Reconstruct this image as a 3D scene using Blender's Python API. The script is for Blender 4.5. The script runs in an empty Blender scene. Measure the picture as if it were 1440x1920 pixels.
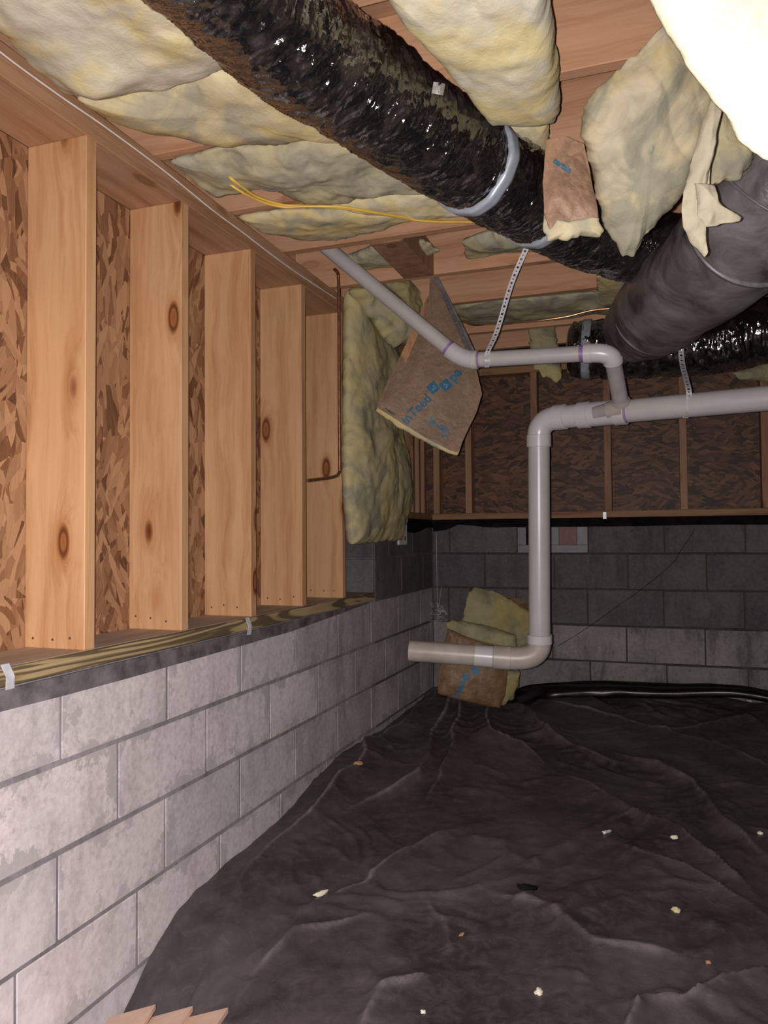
import bpy, bmesh, math, random
import numpy as np
from mathutils import Vector, Matrix
from mathutils.bvhtree import BVHTree

S = bpy.context.scene
COL = S.collection
Z0 = 1.30                      # camera height above the lowest ground; all numbers below are relative to the lens

# ------------------------------------------------------------------ camera
F = 1452.0; YAW = 0.3413; PITCH = 0.0309; ROLL = -0.0075
def _rot():
    cy, sy = math.cos(YAW), math.sin(YAW)
    f = np.array([-sy, cy, 0.]); r = np.array([cy, sy, 0.]); u = np.array([0, 0, 1.])
    cp, sp = math.cos(PITCH), math.sin(PITCH)
    f2 = f*cp + u*sp; u2 = -f*sp + u*cp
    cr, sr = math.cos(ROLL), math.sin(ROLL)
    return r*cr + u2*sr, -r*sr + u2*cr, f2
CR, CU, CF = _rot()
cam = bpy.data.cameras.new('camera')
cam.sensor_fit = 'HORIZONTAL'; cam.sensor_width = 36.0; cam.lens = 36.0*F/1440.0
cam.clip_start = 0.02; cam.clip_end = 60
camo = bpy.data.objects.new('camera', cam); COL.objects.link(camo)
camo.matrix_world = Matrix(((CR[0], CU[0], -CF[0], 0), (CR[1], CU[1], -CF[1], 0), (CR[2], CU[2], -CF[2], Z0), (0, 0, 0, 1)))
S.camera = camo

# ------------------------------------------------------------------ world, flash, exposure
w = bpy.data.worlds.new('dark_crawlspace'); S.world = w; w.use_nodes = True
w.node_tree.nodes['Background'].inputs[0].default_value = (0.5, 0.47, 0.5, 1)
w.node_tree.nodes['Background'].inputs[1].default_value = 0.005
fl = bpy.data.lights.new('phone_flash', 'SPOT'); fl.energy = 250; fl.color = (1.0, 0.935, 0.91)
fl.shadow_soft_size = 0.006; fl.spot_size = math.radians(160); fl.spot_blend = 1.0
flo = bpy.data.objects.new('phone_flash', fl); COL.objects.link(flo)
flo.matrix_world = camo.matrix_world @ Matrix.Translation((-0.022, 0.004, 0.0)) @ Matrix.Rotation(math.radians(6), 4, 'Y') @ Matrix.Rotation(math.radians(-15), 4, 'X')
S.view_settings.view_transform = 'Standard'; S.view_settings.look = 'None'
S.view_settings.exposure = 0.0; S.view_settings.gamma = 1.0; S.view_settings.use_curve_mapping = False

# ------------------------------------------------------------------ helpers
def ray(x, y): return CF + CR*(x-720)/F + CU*(960-y)/F
def at(x, y, d): return ray(x, y)*d                     # point seen at pixel x,y at depth d
def onX(x, y, v): r = ray(x, y); return r*(v/r[0])
def onY(x, y, v): r = ray(x, y); return r*(v/r[1])
def onZ(x, y, v): r = ray(x, y); return r*(v/r[2])

def _h(ix, iy, iz, s):
    n = (ix*374761393 + iy*668265263 + iz*2147483647 + s*974711) & 0xffffffff
    n = ((n ^ (n >> 13))*1274126177) & 0xffffffff
    n = (n ^ (n >> 16)) & 0xffffffff
    return n/4294967295.0*2-1
def vnoise(P, s=0):
    P = np.asarray(P, float); i = np.floor(P).astype(np.int64); f = P-i; f = f*f*(3-2*f)
    out = 0
    for dx in (0, 1):
        wx = f[..., 0] if dx else 1-f[..., 0]
        for dy in (0, 1):
            wy = f[..., 1] if dy else 1-f[..., 1]
            for dz in (0, 1):
                wz = f[..., 2] if dz else 1-f[..., 2]
                out = out + wx*wy*wz*_h(i[..., 0]+dx, i[..., 1]+dy, i[..., 2]+dz, s)
    return out
def fbm(P, s=0, oct=4, g=0.5):
    P = np.asarray(P, float); a = 1.0; o = 0; 
    for k in range(oct):
        o = o + a*vnoise(P*(2**k)+17.3*k, s+k); a *= g
    return o
def ridged(P, s=0, oct=3):
    P = np.asarray(P, float); a = 1.0; o = 0
    for k in range(oct):
        o = o + a*(1-np.abs(vnoise(P*(2**k)+9.1*k, s+k)))**2; a *= 0.5
    return o/1.75

def mesh_of(name, verts, faces, smooth=False, mat=None):
    me = bpy.data.meshes.new(name)
    me.from_pydata([tuple(map(float, v)) for v in verts], [], [tuple(int(i) for i in f) for f in faces]); me.update()
    if smooth: me.polygons.foreach_set('use_smooth', [True]*len(me.polygons))
    if mat: me.materials.append(mat)
    return me
def fix_normals(me):
    b = bmesh.new(); b.from_mesh(me); bmesh.ops.recalc_face_normals(b, faces=b.faces); b.to_mesh(me); b.free()
ORG = {}
def place(o, org, parent):
    o.location = (0, 0, 0)
    if parent is not None:
        o.parent = parent; po = ORG[parent.name]
        o.location = Vector(org)-Vector(po)
    else:
        o.location = (org[0], org[1], org[2]+Z0)
    ORG[o.name] = tuple(org)
def mk(name, verts, faces, mat, parent=None, smooth=False, org=None, fix=True):
    V = np.asarray(verts, float)
    if org is None:
        lo, hi = V.min(0), V.max(0); org = ((lo[0]+hi[0])/2, (lo[1]+hi[1])/2, lo[2])
    V = V-np.array(org)
    me = mesh_of(name, V, faces, smooth, mat)
    if fix: fix_normals(me)
    o = bpy.data.objects.new(name, me); COL.objects.link(o)
    place(o, org, parent); return o
def empty(name, org, parent=None):
    o = bpy.data.objects.new(name, None); COL.objects.link(o); o.empty_display_size = 0.05
    place(o, org, parent); return o
def tag(o, label=None, cat=None, group=None, kind=None):
    if label: o['label'] = label
    if cat: o['category'] = cat
    if group: o['group'] = group
    if kind: o['kind'] = kind
    return o
def bm_out(b):
    b.verts.ensure_lookup_table(); b.verts.index_update()
    V = [v.co[:] for v in b.verts]; Fc = [[v.index for v in f.verts] for f in b.faces]; b.free(); return V, Fc
def box_vf(x0, x1, y0, y1, z0, z1, bev=0.0, seg=1, cuts=0):
    b = bmesh.new(); bmesh.ops.create_cube(b, size=1)
    for v in b.verts:
        v.co = Vector(((x0+x1)/2+v.co.x*(x1-x0), (y0+y1)/2+v.co.y*(y1-y0), (z0+z1)/2+v.co.z*(z1-z0)))
    if bev: bmesh.ops.bevel(b, geom=b.edges[:], offset=bev, segments=seg, affect='EDGES', profile=0.6)
    return bm_out(b)
def box(name, x0, x1, y0, y1, z0, z1, mat, parent=None, bev=0.002, org=None):
    V, Fc = box_vf(x0, x1, y0, y1, z0, z1, bev); return mk(name, V, Fc, mat, parent, org=org)
def merge(parts):
    V = []; Fc = []
    for v, f in parts:
        n = len(V); V += [tuple(x) for x in v]; Fc += [[i+n for i in q] for q in f]
    return V, Fc
def smooth_path(pts, n):
    P = np.array(pts, float)
    if len(P) == 2: return P[0]+(P[1]-P[0])*np.linspace(0, 1, n)[:, None]
    Q = np.vstack([2*P[0]-P[1], P, 2*P[-1]-P[-2]]); out = []
    m = len(P)-1
    for t in np.linspace(0, m-1e-9, n):
        i = int(t); u = t-i; a, b, c, d = Q[i], Q[i+1], Q[i+2], Q[i+3]
        out.append(0.5*((2*b)+(-a+c)*u+(2*a-5*b+4*c-d)*u*u+(-a+3*b-3*c+d)*u**3))
    return np.array(out)
def frames(P):
    T = np.gradient(P, axis=0); T /= np.linalg.norm(T, axis=1)[:, None]
    ref = np.array([0, 0, 1.]) if abs(T[0][2]) < .9 else np.array([1., 0, 0])
    N = []; n = np.cross(T[0], ref); n /= np.linalg.norm(n)
    for t in T:
        n = n-t*np.dot(n, t); n /= np.linalg.norm(n); N.append(n)
    N = np.array(N); return T, N, np.cross(T, N)
def sweep_vf(P, rad, seg=20, caps=True, disp=None):
    P = np.asarray(P, float); n = len(P); rad = np.broadcast_to(rad, (n,))
    T, N, B = frames(P); a = np.linspace(0, 2*np.pi, seg, endpoint=False)
    R = np.repeat(rad[:, None], seg, 1)
    L = np.concatenate([[0], np.cumsum(np.linalg.norm(np.diff(P, axis=0), axis=1))])
    if disp is not None: R = R+disp(L[:, None]+0*a[None], a[None]+0*L[:, None], P)
    V = P[:, None]+R[..., None]*(np.cos(a)[None, :, None]*N[:, None]+np.sin(a)[None, :, None]*B[:, None])
    V = V.reshape(-1, 3).tolist(); Fc = []
    for i in range(n-1):
        for j in range(seg):
            k = (j+1) % seg; Fc.append([i*seg+j, i*seg+k, (i+1)*seg+k, (i+1)*seg+j])
    if caps:
        Fc.append(list(range(seg))[::-1]); Fc.append([(n-1)*seg+j for j in range(seg)])
    return V, Fc
def sweep(name, P, rad, mat, parent=None, seg=20, caps=True, disp=None, smooth=True):
    V, Fc = sweep_vf(P, rad, seg, caps, disp); o = mk(name, V, Fc, mat, parent, smooth)
    if caps:
        me = o.data
        for p in me.polygons:
            if len(p.vertices) > 4: p.use_smooth = False
        sharp(me)
    return o
def sharp(me, ang=45):
    b = bmesh.new(); b.from_mesh(me)
    for e in b.edges:
        if len(e.link_faces) == 2 and e.calc_face_angle(0) > math.radians(ang): e.smooth = False
    b.to_mesh(me); b.free()

# ------------------------------------------------------------------ materials
def newmat(name):
    m = bpy.data.materials.new(name); m.use_nodes = True
    nt = m.node_tree; b = nt.nodes['Principled BSDF']; return m, nt, b
def nd(nt, t, **k):
    n = nt.nodes.new(t)
    for a, v in k.items():
        if a.startswith('i_'): n.inputs[a[2:].replace('_', ' ')].default_value = v
        else: setattr(n, a, v)
    return n
def lk(nt, a, b): nt.links.new(a, b)
def ramp(nt, src, stops, interp='LINEAR'):
    r = nt.nodes.new('ShaderNodeValToRGB'); r.color_ramp.interpolation = interp
    e = r.color_ramp.elements
    while len(e) < len(stops): e.new(0.5)
    for x, (p, c) in zip(e, stops): x.position = p; x.color = (*c, 1) if len(c) == 3 else c
    lk(nt, src, r.inputs[0]); return r.outputs[0]
def mixc(nt, fac, a, b, mode='MIX'):
    m = nt.nodes.new('ShaderNodeMix'); m.data_type = 'RGBA'; m.blend_type = mode
    for s, v in ((m.inputs[0], fac), (m.inputs[6], a), (m.inputs[7], b)):
        if isinstance(v, (int, float)): s.default_value = v
        elif isinstance(v, tuple): s.default_value = (*v, 1) if len(v) == 3 else v
        else: lk(nt, v, s)
    return m.outputs[2]
def mth(nt, op, a, b=0.0, c=None):
    m = nt.nodes.new('ShaderNodeMath'); m.operation = op
    for s, v in zip(m.inputs, (a, b, c)):
        if v is None: continue
        if isinstance(v, (int, float)): s.default_value = v
        else: lk(nt, v, s)
    return m.outputs[0]
def wpos(nt): return nt.nodes.new('ShaderNodeNewGeometry').outputs['Position']
def mapped(nt, src, scale=(1, 1, 1), rot=(0, 0, 0), loc=(0, 0, 0)):
    m = nt.nodes.new('ShaderNodeMapping'); m.inputs['Scale'].default_value = scale
    m.inputs['Rotation'].default_value = rot; m.inputs['Location'].default_value = loc
    lk(nt, src, m.inputs[0]); return m.outputs[0]
def noise(nt, vec, scale, detail=4, rough=0.5, dist=0.0, out='Fac'):
    n = nt.nodes.new('ShaderNodeTexNoise'); n.inputs['Scale'].default_value = scale
    n.inputs['Detail'].default_value = detail; n.inputs['Roughness'].default_value = rough; n.inputs['Distortion'].default_value = dist
    lk(nt, vec, n.inputs['Vector']); return n.outputs[out]
def bump(nt, b, h, strength=0.3, dist=0.01, normal=None):
    n = nt.nodes.new('ShaderNodeBump'); n.inputs['Strength'].default_value = strength; n.inputs['Distance'].default_value = dist
    lk(nt, h, n.inputs['Height'])
    if normal is not None: lk(nt, normal, n.inputs['Normal'])
    if b is not None: lk(nt, n.outputs[0], b.inputs['Normal'])
    return n.outputs[0]

def wood(name, axis, light=(0.62, 0.36, 0.19), mid=(0.52, 0.27, 0.125), dark=(0.33, 0.15, 0.06), knots=1.0, off=(0, 0, 0)):
    """Softwood with its grain along one world axis; growth streaks, knots and nail-sized flecks."""
    m, nt, b = newmat(name)
    p = wpos(nt); oi = nt.nodes.new('ShaderNodeObjectInfo')
    sh = nd(nt, 'ShaderNodeVectorMath', operation='MULTIPLY_ADD'); 
    cx = nt.nodes.new('ShaderNodeCombineXYZ')
    for i in range(3): lk(nt, mth(nt, 'MULTIPLY', oi.outputs['Random'], 7.3+5.1*i), cx.inputs[i])
    lk(nt, p, sh.inputs[0]); sh.inputs[1].default_value = (1, 1, 1); lk(nt, cx.outputs[0], sh.inputs[2])
    v = sh.outputs[0]
    sc = [8.5, 8.5, 8.5]; sc[axis] = 3.4
    kv = mapped(nt, v, tuple(sc), loc=off)
    vor = nd(nt, 'ShaderNodeTexVoronoi'); vor.inputs['Scale'].default_value = 1.0; lk(nt, kv, vor.inputs['Vector'])
    # elliptical knot distance
    d = vor.outputs['Distance']
    vs = nt.nodes.new('ShaderNodeSeparateColor'); lk(nt, vor.outputs['Color'], vs.inputs[0]); d = mth(nt, 'ADD', d, mth(nt, 'MULTIPLY', mth(nt, 'LESS_THAN', vs.outputs[0], 0.35), 0.6))
    kn = ramp(nt, d, [(0.0, (1, 1, 1)), (0.10, (1, 1, 1)), (0.22, (0.35,)*3), (0.55, (0, 0, 0))])
    sg = [1.0, 1.0, 1.0]; sg[axis] = 0.045
    warp = noise(nt, mapped(nt, v, (1, 1, 1)), 3.0, 3, out='Color')
    wv = nd(nt, 'ShaderNodeVectorMath', operation='MULTIPLY_ADD'); lk(nt, warp, wv.inputs[0]); wv.inputs[1].default_value = (0.05, 0.05, 0.05); lk(nt, v, wv.inputs[2])
    kk = nd(nt, 'ShaderNodeVectorMath', operation='MULTIPLY_ADD'); lk(nt, kn, kk.inputs[0]); kk.inputs[1].default_value = (0.06*knots,)*3; lk(nt, wv.outputs[0], kk.inputs[2])
    g = mapped(nt, kk.outputs[0], tuple(sg))
    n1 = noise(nt, g, 22, 3, 0.55); n2 = noise(nt, g, 130, 3, 0.6); n3 = noise(nt, v, 2.2, 2)
    s = mth(nt, 'ADD', mth(nt, 'MULTIPLY', n1, 0.75), mth(nt, 'MULTIPLY', n2, 0.25))
    c = ramp(nt, s, [(0.30, dark), (0.43, mid), (0.55, light), (0.75, tuple(min(1, x*1.12) for x in light))])
    c = mixc(nt, mth(nt, 'MULTIPLY', n3, 0.35), c, mid, 'MULTIPLY')
    kc = ramp(nt, d, [(0.0, (0.42, 0.26, 0.16)), (0.09, (0.55, 0.36, 0.24)), (0.115, (0.20, 0.10, 0.06)), (0.14, (0.35, 0.2, 0.12)), (0.19, (0.86, 0.76, 0.68)), (0.3, (1, 1, 1))])
    kc2 = mixc(nt, min(1, knots), c, mixc(nt, 1.0, c, kc, 'MULTIPLY'))
    c = kc2 if knots else c
    oc = ramp(nt, oi.outputs['Random'], [(0, (0.90, 0.88, 0.86)), (1, (1.06, 1.04, 1.0))])
    c = mixc(nt, 1.0, c, oc, 'MULTIPLY')
    lk(nt, c, b.inputs['Base Color']); b.inputs['Roughness'].default_value = 0.62; b.inputs['Specular IOR Level'].default_value = 0.3
    bump(nt, b, n2, 0.25, 0.002)
    return m
M = {}
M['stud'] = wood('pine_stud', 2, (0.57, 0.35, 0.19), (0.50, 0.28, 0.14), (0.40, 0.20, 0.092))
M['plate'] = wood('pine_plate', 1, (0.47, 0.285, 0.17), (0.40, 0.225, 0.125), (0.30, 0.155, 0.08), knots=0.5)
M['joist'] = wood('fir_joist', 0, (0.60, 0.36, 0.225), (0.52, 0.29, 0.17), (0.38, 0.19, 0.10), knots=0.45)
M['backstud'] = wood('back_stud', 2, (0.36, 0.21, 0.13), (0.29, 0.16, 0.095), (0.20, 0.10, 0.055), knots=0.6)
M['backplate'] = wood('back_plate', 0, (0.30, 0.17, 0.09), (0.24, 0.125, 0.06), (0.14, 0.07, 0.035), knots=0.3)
M['ply'] = wood('subfloor_ply', 0, (0.52, 0.30, 0.185), (0.45, 0.245, 0.14), (0.36, 0.18, 0.10), knots=0.15)

def osb(name, vertical, light, mid, dark, fs=(9, 27)):
    m, nt, b = newmat(name); p = wpos(nt)
    wr = noise(nt, p, 5, 2, out='Color')
    wv = nd(nt, 'ShaderNodeVectorMath', operation='MULTIPLY_ADD'); lk(nt, wr, wv.inputs[0]); wv.inputs[1].default_value = (0.05,)*3; lk(nt, p, wv.inputs[2])
    # flatten to the panel plane: u along, v across
    sep = nt.nodes.new('ShaderNodeSeparateXYZ'); lk(nt, wv.outputs[0], sep.inputs[0])
    cmb = nt.nodes.new('ShaderNodeCombineXYZ')
    if vertical: lk(nt, sep.outputs[1], cmb.inputs[1]); lk(nt, sep.outputs[2], cmb.inputs[0])
    else: lk(nt, sep.outputs[0], cmb.inputs[0]); lk(nt, sep.outputs[2], cmb.inputs[1])
    uv = cmb.outputs[0]
    layers = []
    for k, (cs, spread) in enumerate(((7.0, 1.3), (9.0, 1.1), (5.5, 1.7))):
        c1 = nd(nt, 'ShaderNodeTexVoronoi'); c1.inputs['Scale'].default_value = cs; lk(nt, mapped(nt, uv, (0.6, 1, 1), loc=(k*3.7, k*1.9, 0)), c1.inputs['Vector'])
        s = nt.nodes.new('ShaderNodeSeparateColor'); lk(nt, c1.outputs['Color'], s.inputs[0])
        ang = mth(nt, 'MULTIPLY', mth(nt, 'SUBTRACT', s.outputs[0], 0.5), spread)
        rt = nd(nt, 'ShaderNodeVectorRotate', rotation_type='Z_AXIS'); lk(nt, uv, rt.inputs['Vector']); lk(nt, ang, rt.inputs['Angle'])
        v2 = nd(nt, 'ShaderNodeTexVoronoi'); v2.inputs['Scale'].default_value = 1; v2.inputs['Randomness'].default_value = 1
        lk(nt, mapped(nt, rt.outputs[0], (fs[0]+k*2, fs[1]+k*7, 1), loc=(k*5, k*2, 0)), v2.inputs['Vector'])
        s2 = nt.nodes.new('ShaderNodeSeparateColor'); lk(nt, v2.outputs['Color'], s2.inputs[0])
        st = noise(nt, mapped(nt, rt.outputs[0], (12, 160, 1)), 1.0, 3, 0.6)
        layers.append((s2.outputs[0], s2.outputs[1], v2.outputs['Distance'], st))
    f1 = mth(nt, 'GREATER_THAN', layers[0][1], 0.55); f2 = mth(nt, 'GREATER_THAN', layers[2][1], 0.72)
    val = mixc(nt, f1, layers[1][0], layers[0][0]); val = mixc(nt, f2, val, layers[2][0])
    st = mixc(nt, f1, layers[1][3], layers[0][3])
    vv = mth(nt, 'ADD', mth(nt, 'MULTIPLY', val, 0.82), mth(nt, 'MULTIPLY', st, 0.42))
    c = ramp(nt, vv, [(0.12, dark), (0.35, mid), (0.65, tuple((a+b_)/2 for a, b_ in zip(mid, light))), (0.98, light)])
    lk(nt, c, b.inputs['Base Color']); b.inputs['Roughness'].default_value = 0.55; b.inputs['Specular IOR Level'].default_value = 0.35
    bump(nt, b, vv, 0.6, 0.004)
    return m
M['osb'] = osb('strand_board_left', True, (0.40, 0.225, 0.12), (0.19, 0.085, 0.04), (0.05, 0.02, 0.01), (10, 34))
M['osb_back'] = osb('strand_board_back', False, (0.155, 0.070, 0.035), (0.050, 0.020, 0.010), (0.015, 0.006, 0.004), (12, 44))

def nd_map(nt, v, a, b):
    m = nt.nodes.new('ShaderNodeMapRange'); m.inputs[1].default_value = a; m.inputs[2].default_value = b; lk(nt, v, m.inputs[0]); return m.outputs[0]
def masonry(name, base, dark, spots, blotch=0.5):
    m, nt, b = newmat(name); p = wpos(nt); oi = nt.nodes.new('ShaderNodeObjectInfo')
    n1 = noise(nt, p, 4.5, 4, 0.6); n2 = noise(nt, p, 60, 5, 0.65); n3 = noise(nt, p, 230, 3, 0.6)
    run = noise(nt, mapped(nt, p, (9, 9, 2.2)), 1.6, 4, 0.65)
    c = ramp(nt, n1, [(0.30, dark), (0.62, base)])
    c = mixc(nt, mth(nt, 'MULTIPLY', ramp(nt, run, [(0.50, (0, 0, 0)), (0.66, (1, 1, 1))]), blotch), c, spots)
    c = mixc(nt, 1.0, c, ramp(nt, n2, [(0.3, (0.80, 0.79, 0.78)), (0.6, (1.06, 1.05, 1.05))]), 'MULTIPLY')
    c = mixc(nt, 1.0, c, ramp(nt, oi.outputs['Random'], [(0, (0.84, 0.84, 0.86)), (1, (1.06, 1.04, 1.04))]), 'MULTIPLY')
    c = mixc(nt, ramp(nt, noise(nt, p, 25, 2), [(0.70, (0, 0, 0)), (0.74, (0.6, 0.6, 0.6))]), c, spots)
    if name in ('concrete_block_near', 'concrete_block_mid'):   # mortar smeared over the block rims
        gc = nt.nodes.new('ShaderNodeTexCoord'); gs_ = nt.nodes.new('ShaderNodeSeparateXYZ'); lk(nt, gc.outputs['Generated'], gs_.inputs[0])
        ey_ = mth(nt, 'MULTIPLY', mth(nt, 'SUBTRACT', 0.5, mth(nt, 'ABSOLUTE', mth(nt, 'SUBTRACT', gs_.outputs[1], 0.5))), 0.40)
        ez_ = mth(nt, 'MULTIPLY', mth(nt, 'SUBTRACT', 0.5, mth(nt, 'ABSOLUTE', mth(nt, 'SUBTRACT', gs_.outputs[2], 0.5))), 0.19)
        ed = mth(nt, 'MINIMUM', ey_, ez_); nz = noise(nt, mapped(nt, p, (1, 1, 0.8)), 11, 5, 0.7)
        mk_ = ramp(nt, mth(nt, 'SUBTRACT', mth(nt, 'MULTIPLY', mth(nt, 'SUBTRACT', nz, 0.46), 0.34), ed), [(0.0, (0, 0, 0)), (0.010, (0.8,)*3)])
        c = mixc(nt, mk_, c, tuple(x*0.62 for x in base))
    if name == 'concrete_block_near':                # flash glare low on the near blocks, painted in as pale pink patches
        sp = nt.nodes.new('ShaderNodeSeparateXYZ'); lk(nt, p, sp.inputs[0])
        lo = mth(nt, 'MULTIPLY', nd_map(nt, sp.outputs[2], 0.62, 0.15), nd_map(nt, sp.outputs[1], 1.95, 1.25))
        glare = ramp(nt, noise(nt, mapped(nt, p, (5, 5, 3)), 1.3, 5, 0.65, 0.8), [(0.40, (0, 0, 0)), (0.58, (1, 1, 1))])
        c = mixc(nt, mth(nt, 'MULTIPLY', lo, mth(nt, 'ADD', mth(nt, 'MULTIPLY', glare, 0.65), 0.3)), c, (0.90, 0.80, 0.81))
    lk(nt, c, b.inputs['Base Color']); b.inputs['Roughness'].default_value = 0.92; b.inputs['Specular IOR Level'].default_value = 0.15
    h = mth(nt, 'ADD', mth(nt, 'MULTIPLY', n2, 0.6), mth(nt, 'MULTIPLY', n3, 0.4)); bump(nt, b, h, 0.45, 0.002)
    return m
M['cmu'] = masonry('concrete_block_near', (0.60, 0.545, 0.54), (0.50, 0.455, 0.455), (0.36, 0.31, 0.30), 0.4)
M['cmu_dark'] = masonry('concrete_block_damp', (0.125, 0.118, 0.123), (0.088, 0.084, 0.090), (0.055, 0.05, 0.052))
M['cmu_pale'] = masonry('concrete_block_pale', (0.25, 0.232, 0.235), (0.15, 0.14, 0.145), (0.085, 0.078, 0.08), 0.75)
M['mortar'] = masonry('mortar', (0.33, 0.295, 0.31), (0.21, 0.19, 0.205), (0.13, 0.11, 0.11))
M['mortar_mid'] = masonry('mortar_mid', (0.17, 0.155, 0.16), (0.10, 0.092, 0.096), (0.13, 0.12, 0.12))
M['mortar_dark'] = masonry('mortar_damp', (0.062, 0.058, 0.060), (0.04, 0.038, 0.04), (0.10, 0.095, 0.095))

def wool(name, pale, yellow, shade, ys=0.5):
    m, nt, b = newmat(name); p = wpos(nt)
    n1 = noise(nt, p, 4.2, 4, 0.55, 0.6); n2 = noise(nt, mapped(nt, p, (1, 1, 1), loc=(3, 7, 1)), 6.5, 4, 0.55, 0.7); n3 = noise(nt, p, 120, 3, 0.6, 0.3)
    n4 = noise(nt, p, 24, 4, 0.6, 0.8)
    c = ramp(nt, n1, [(0.52-0.2*ys, pale), (0.66-0.18*ys, yellow)])
    c = mixc(nt, ramp(nt, n2, [(0.56-0.12*ys, (0, 0, 0)), (0.74-0.2*ys, (0.9,)*3)]), c, shade)
    c = mixc(nt, 1.0, c, ramp(nt, n4, [(0.32, (0.91, 0.90, 0.88)), (0.6, (1.03, 1.03, 1.02))]), 'MULTIPLY')
    lk(nt, c, b.inputs['Base Color']); b.inputs['Roughness'].default_value = 1.0; b.inputs['Specular IOR Level'].default_value = 0.03
    h = mth(nt, 'ADD', mth(nt, 'MULTIPLY', n3, 0.35), mth(nt, 'MULTIPLY', n4, 0.65)); bump(nt, b, h, 0.35, 0.008)
    return m
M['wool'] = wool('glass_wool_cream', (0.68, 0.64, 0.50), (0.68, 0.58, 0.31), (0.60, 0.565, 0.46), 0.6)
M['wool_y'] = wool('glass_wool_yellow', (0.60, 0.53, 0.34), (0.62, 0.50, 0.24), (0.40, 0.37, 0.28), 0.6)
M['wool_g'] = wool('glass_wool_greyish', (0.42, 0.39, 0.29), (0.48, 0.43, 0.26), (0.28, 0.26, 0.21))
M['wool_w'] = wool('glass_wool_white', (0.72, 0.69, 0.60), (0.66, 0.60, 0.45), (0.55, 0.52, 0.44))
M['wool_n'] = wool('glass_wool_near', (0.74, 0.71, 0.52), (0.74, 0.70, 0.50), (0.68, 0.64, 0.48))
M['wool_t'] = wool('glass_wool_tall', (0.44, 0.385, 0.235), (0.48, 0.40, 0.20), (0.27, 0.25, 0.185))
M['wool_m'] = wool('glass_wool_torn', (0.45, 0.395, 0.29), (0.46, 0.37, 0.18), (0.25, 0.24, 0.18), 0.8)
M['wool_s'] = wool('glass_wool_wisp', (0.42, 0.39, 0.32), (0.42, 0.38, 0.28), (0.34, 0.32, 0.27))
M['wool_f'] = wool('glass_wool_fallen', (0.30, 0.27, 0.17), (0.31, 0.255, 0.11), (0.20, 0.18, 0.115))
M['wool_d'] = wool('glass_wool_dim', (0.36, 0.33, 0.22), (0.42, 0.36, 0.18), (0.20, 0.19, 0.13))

def plain(name, col, rough=0.5, metal=0.0, spec=0.5, nscale=30, nvar=0.15, bstr=0.15, bdist=0.002, coat=0.0):
    m, nt, b = newmat(name); p = wpos(nt); n = noise(nt, p, nscale, 4, 0.6)
    lo = tuple(c*(1-nvar) for c in col); hi = tuple(min(1, c*(1+nvar)) for c in col)
    lk(nt, ramp(nt, n, [(0.3, lo), (0.7, hi)]), b.inputs['Base Color'])
    b.inputs['Roughness'].default_value = rough; b.inputs['Metallic'].default_value = metal; b.inputs['Specular IOR Level'].default_value = spec
    b.inputs['Coat Weight'].default_value = coat
    if bstr: bump(nt, b, n, bstr, bdist)
    return m
M['pvc'] = plain('white_pvc', (0.43, 0.40, 0.39), 0.32, spec=0.5, nscale=7, nvar=0.07, bstr=0)
M['pvc_fit'] = plain('white_pvc_fitting', (0.50, 0.475, 0.47), 0.3, nscale=8, nvar=0.05, bstr=0)
M['pvc_old'] = plain('yellowed_pvc', (0.37, 0.325, 0.29), 0.38, nscale=9, nvar=0.16, bstr=0)
M['primer'] = plain('purple_primer', (0.25, 0.14, 0.34), 0.4, nvar=0.2)
M['zinc'] = plain('galvanised_steel', (0.60, 0.60, 0.64), 0.42, metal=0.25, nscale=60, nvar=0.15)
M['tape'] = plain('grey_band', (0.34, 0.37, 0.43), 0.38, metal=0.25, nscale=40)
M['copper'] = plain('copper_tube', (0.30, 0.13, 0.07), 0.4, metal=0.75, nscale=30, nvar=0.35)
M['bronze'] = plain('bright_copper_line', (0.75, 0.45, 0.25), 0.3, metal=0.9, nscale=30)
M['cable'] = plain('yellow_cable', (0.72, 0.46, 0.08), 0.4, nvar=0.08)
M['string'] = plain('white_string', (0.75, 0.70, 0.66), 0.8)
M['blackbit'] = plain('black_flashing', (0.006, 0.005, 0.006), 0.8, spec=0.05, nscale=18, nvar=0.6, bstr=0.6, bdist=0.004)
M['flash'] = plain('dusty_black_sealer', (0.115, 0.10, 0.10), 0.7, nscale=14, nvar=0.65, bstr=0.8, bdist=0.004)
M['ink'] = plain('blue_ink', (0.02, 0.115, 0.20), 0.6, nscale=70, nvar=0.3)
M['inkp'] = plain('pale_blue_ink', (0.08, 0.13, 0.17), 0.6, nscale=90, nvar=0.35)
M['inkk'] = plain('black_ink', (0.03, 0.03, 0.025), 0.6)
M['red'] = plain('dark_red_flap', (0.12, 0.028, 0.022), 0.5, nscale=40, nvar=0.4)
M['ventf'] = plain('grey_vent_frame', (0.15, 0.15, 0.165), 0.5, nscale=20, nvar=0.2)
M['nail'] = plain('nail_hole', (0.09, 0.05, 0.035), 0.6)
M['white'] = plain('white_plastic', (0.55, 0.53, 0.52), 0.5)
M['slat'] = plain('pinkish_slat', (0.62, 0.42, 0.33), 0.7, nscale=25, nvar=0.1)  # pinkish wood tone with slight variation
M['dirt'] = masonry('dirt_floor', (0.13, 0.11, 0.10), (0.05, 0.04, 0.036), (0.30, 0.27, 0.25), 0.9)
M['cobweb'] = plain('cobweb', (0.5, 0.47, 0.46), 0.9)

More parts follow.
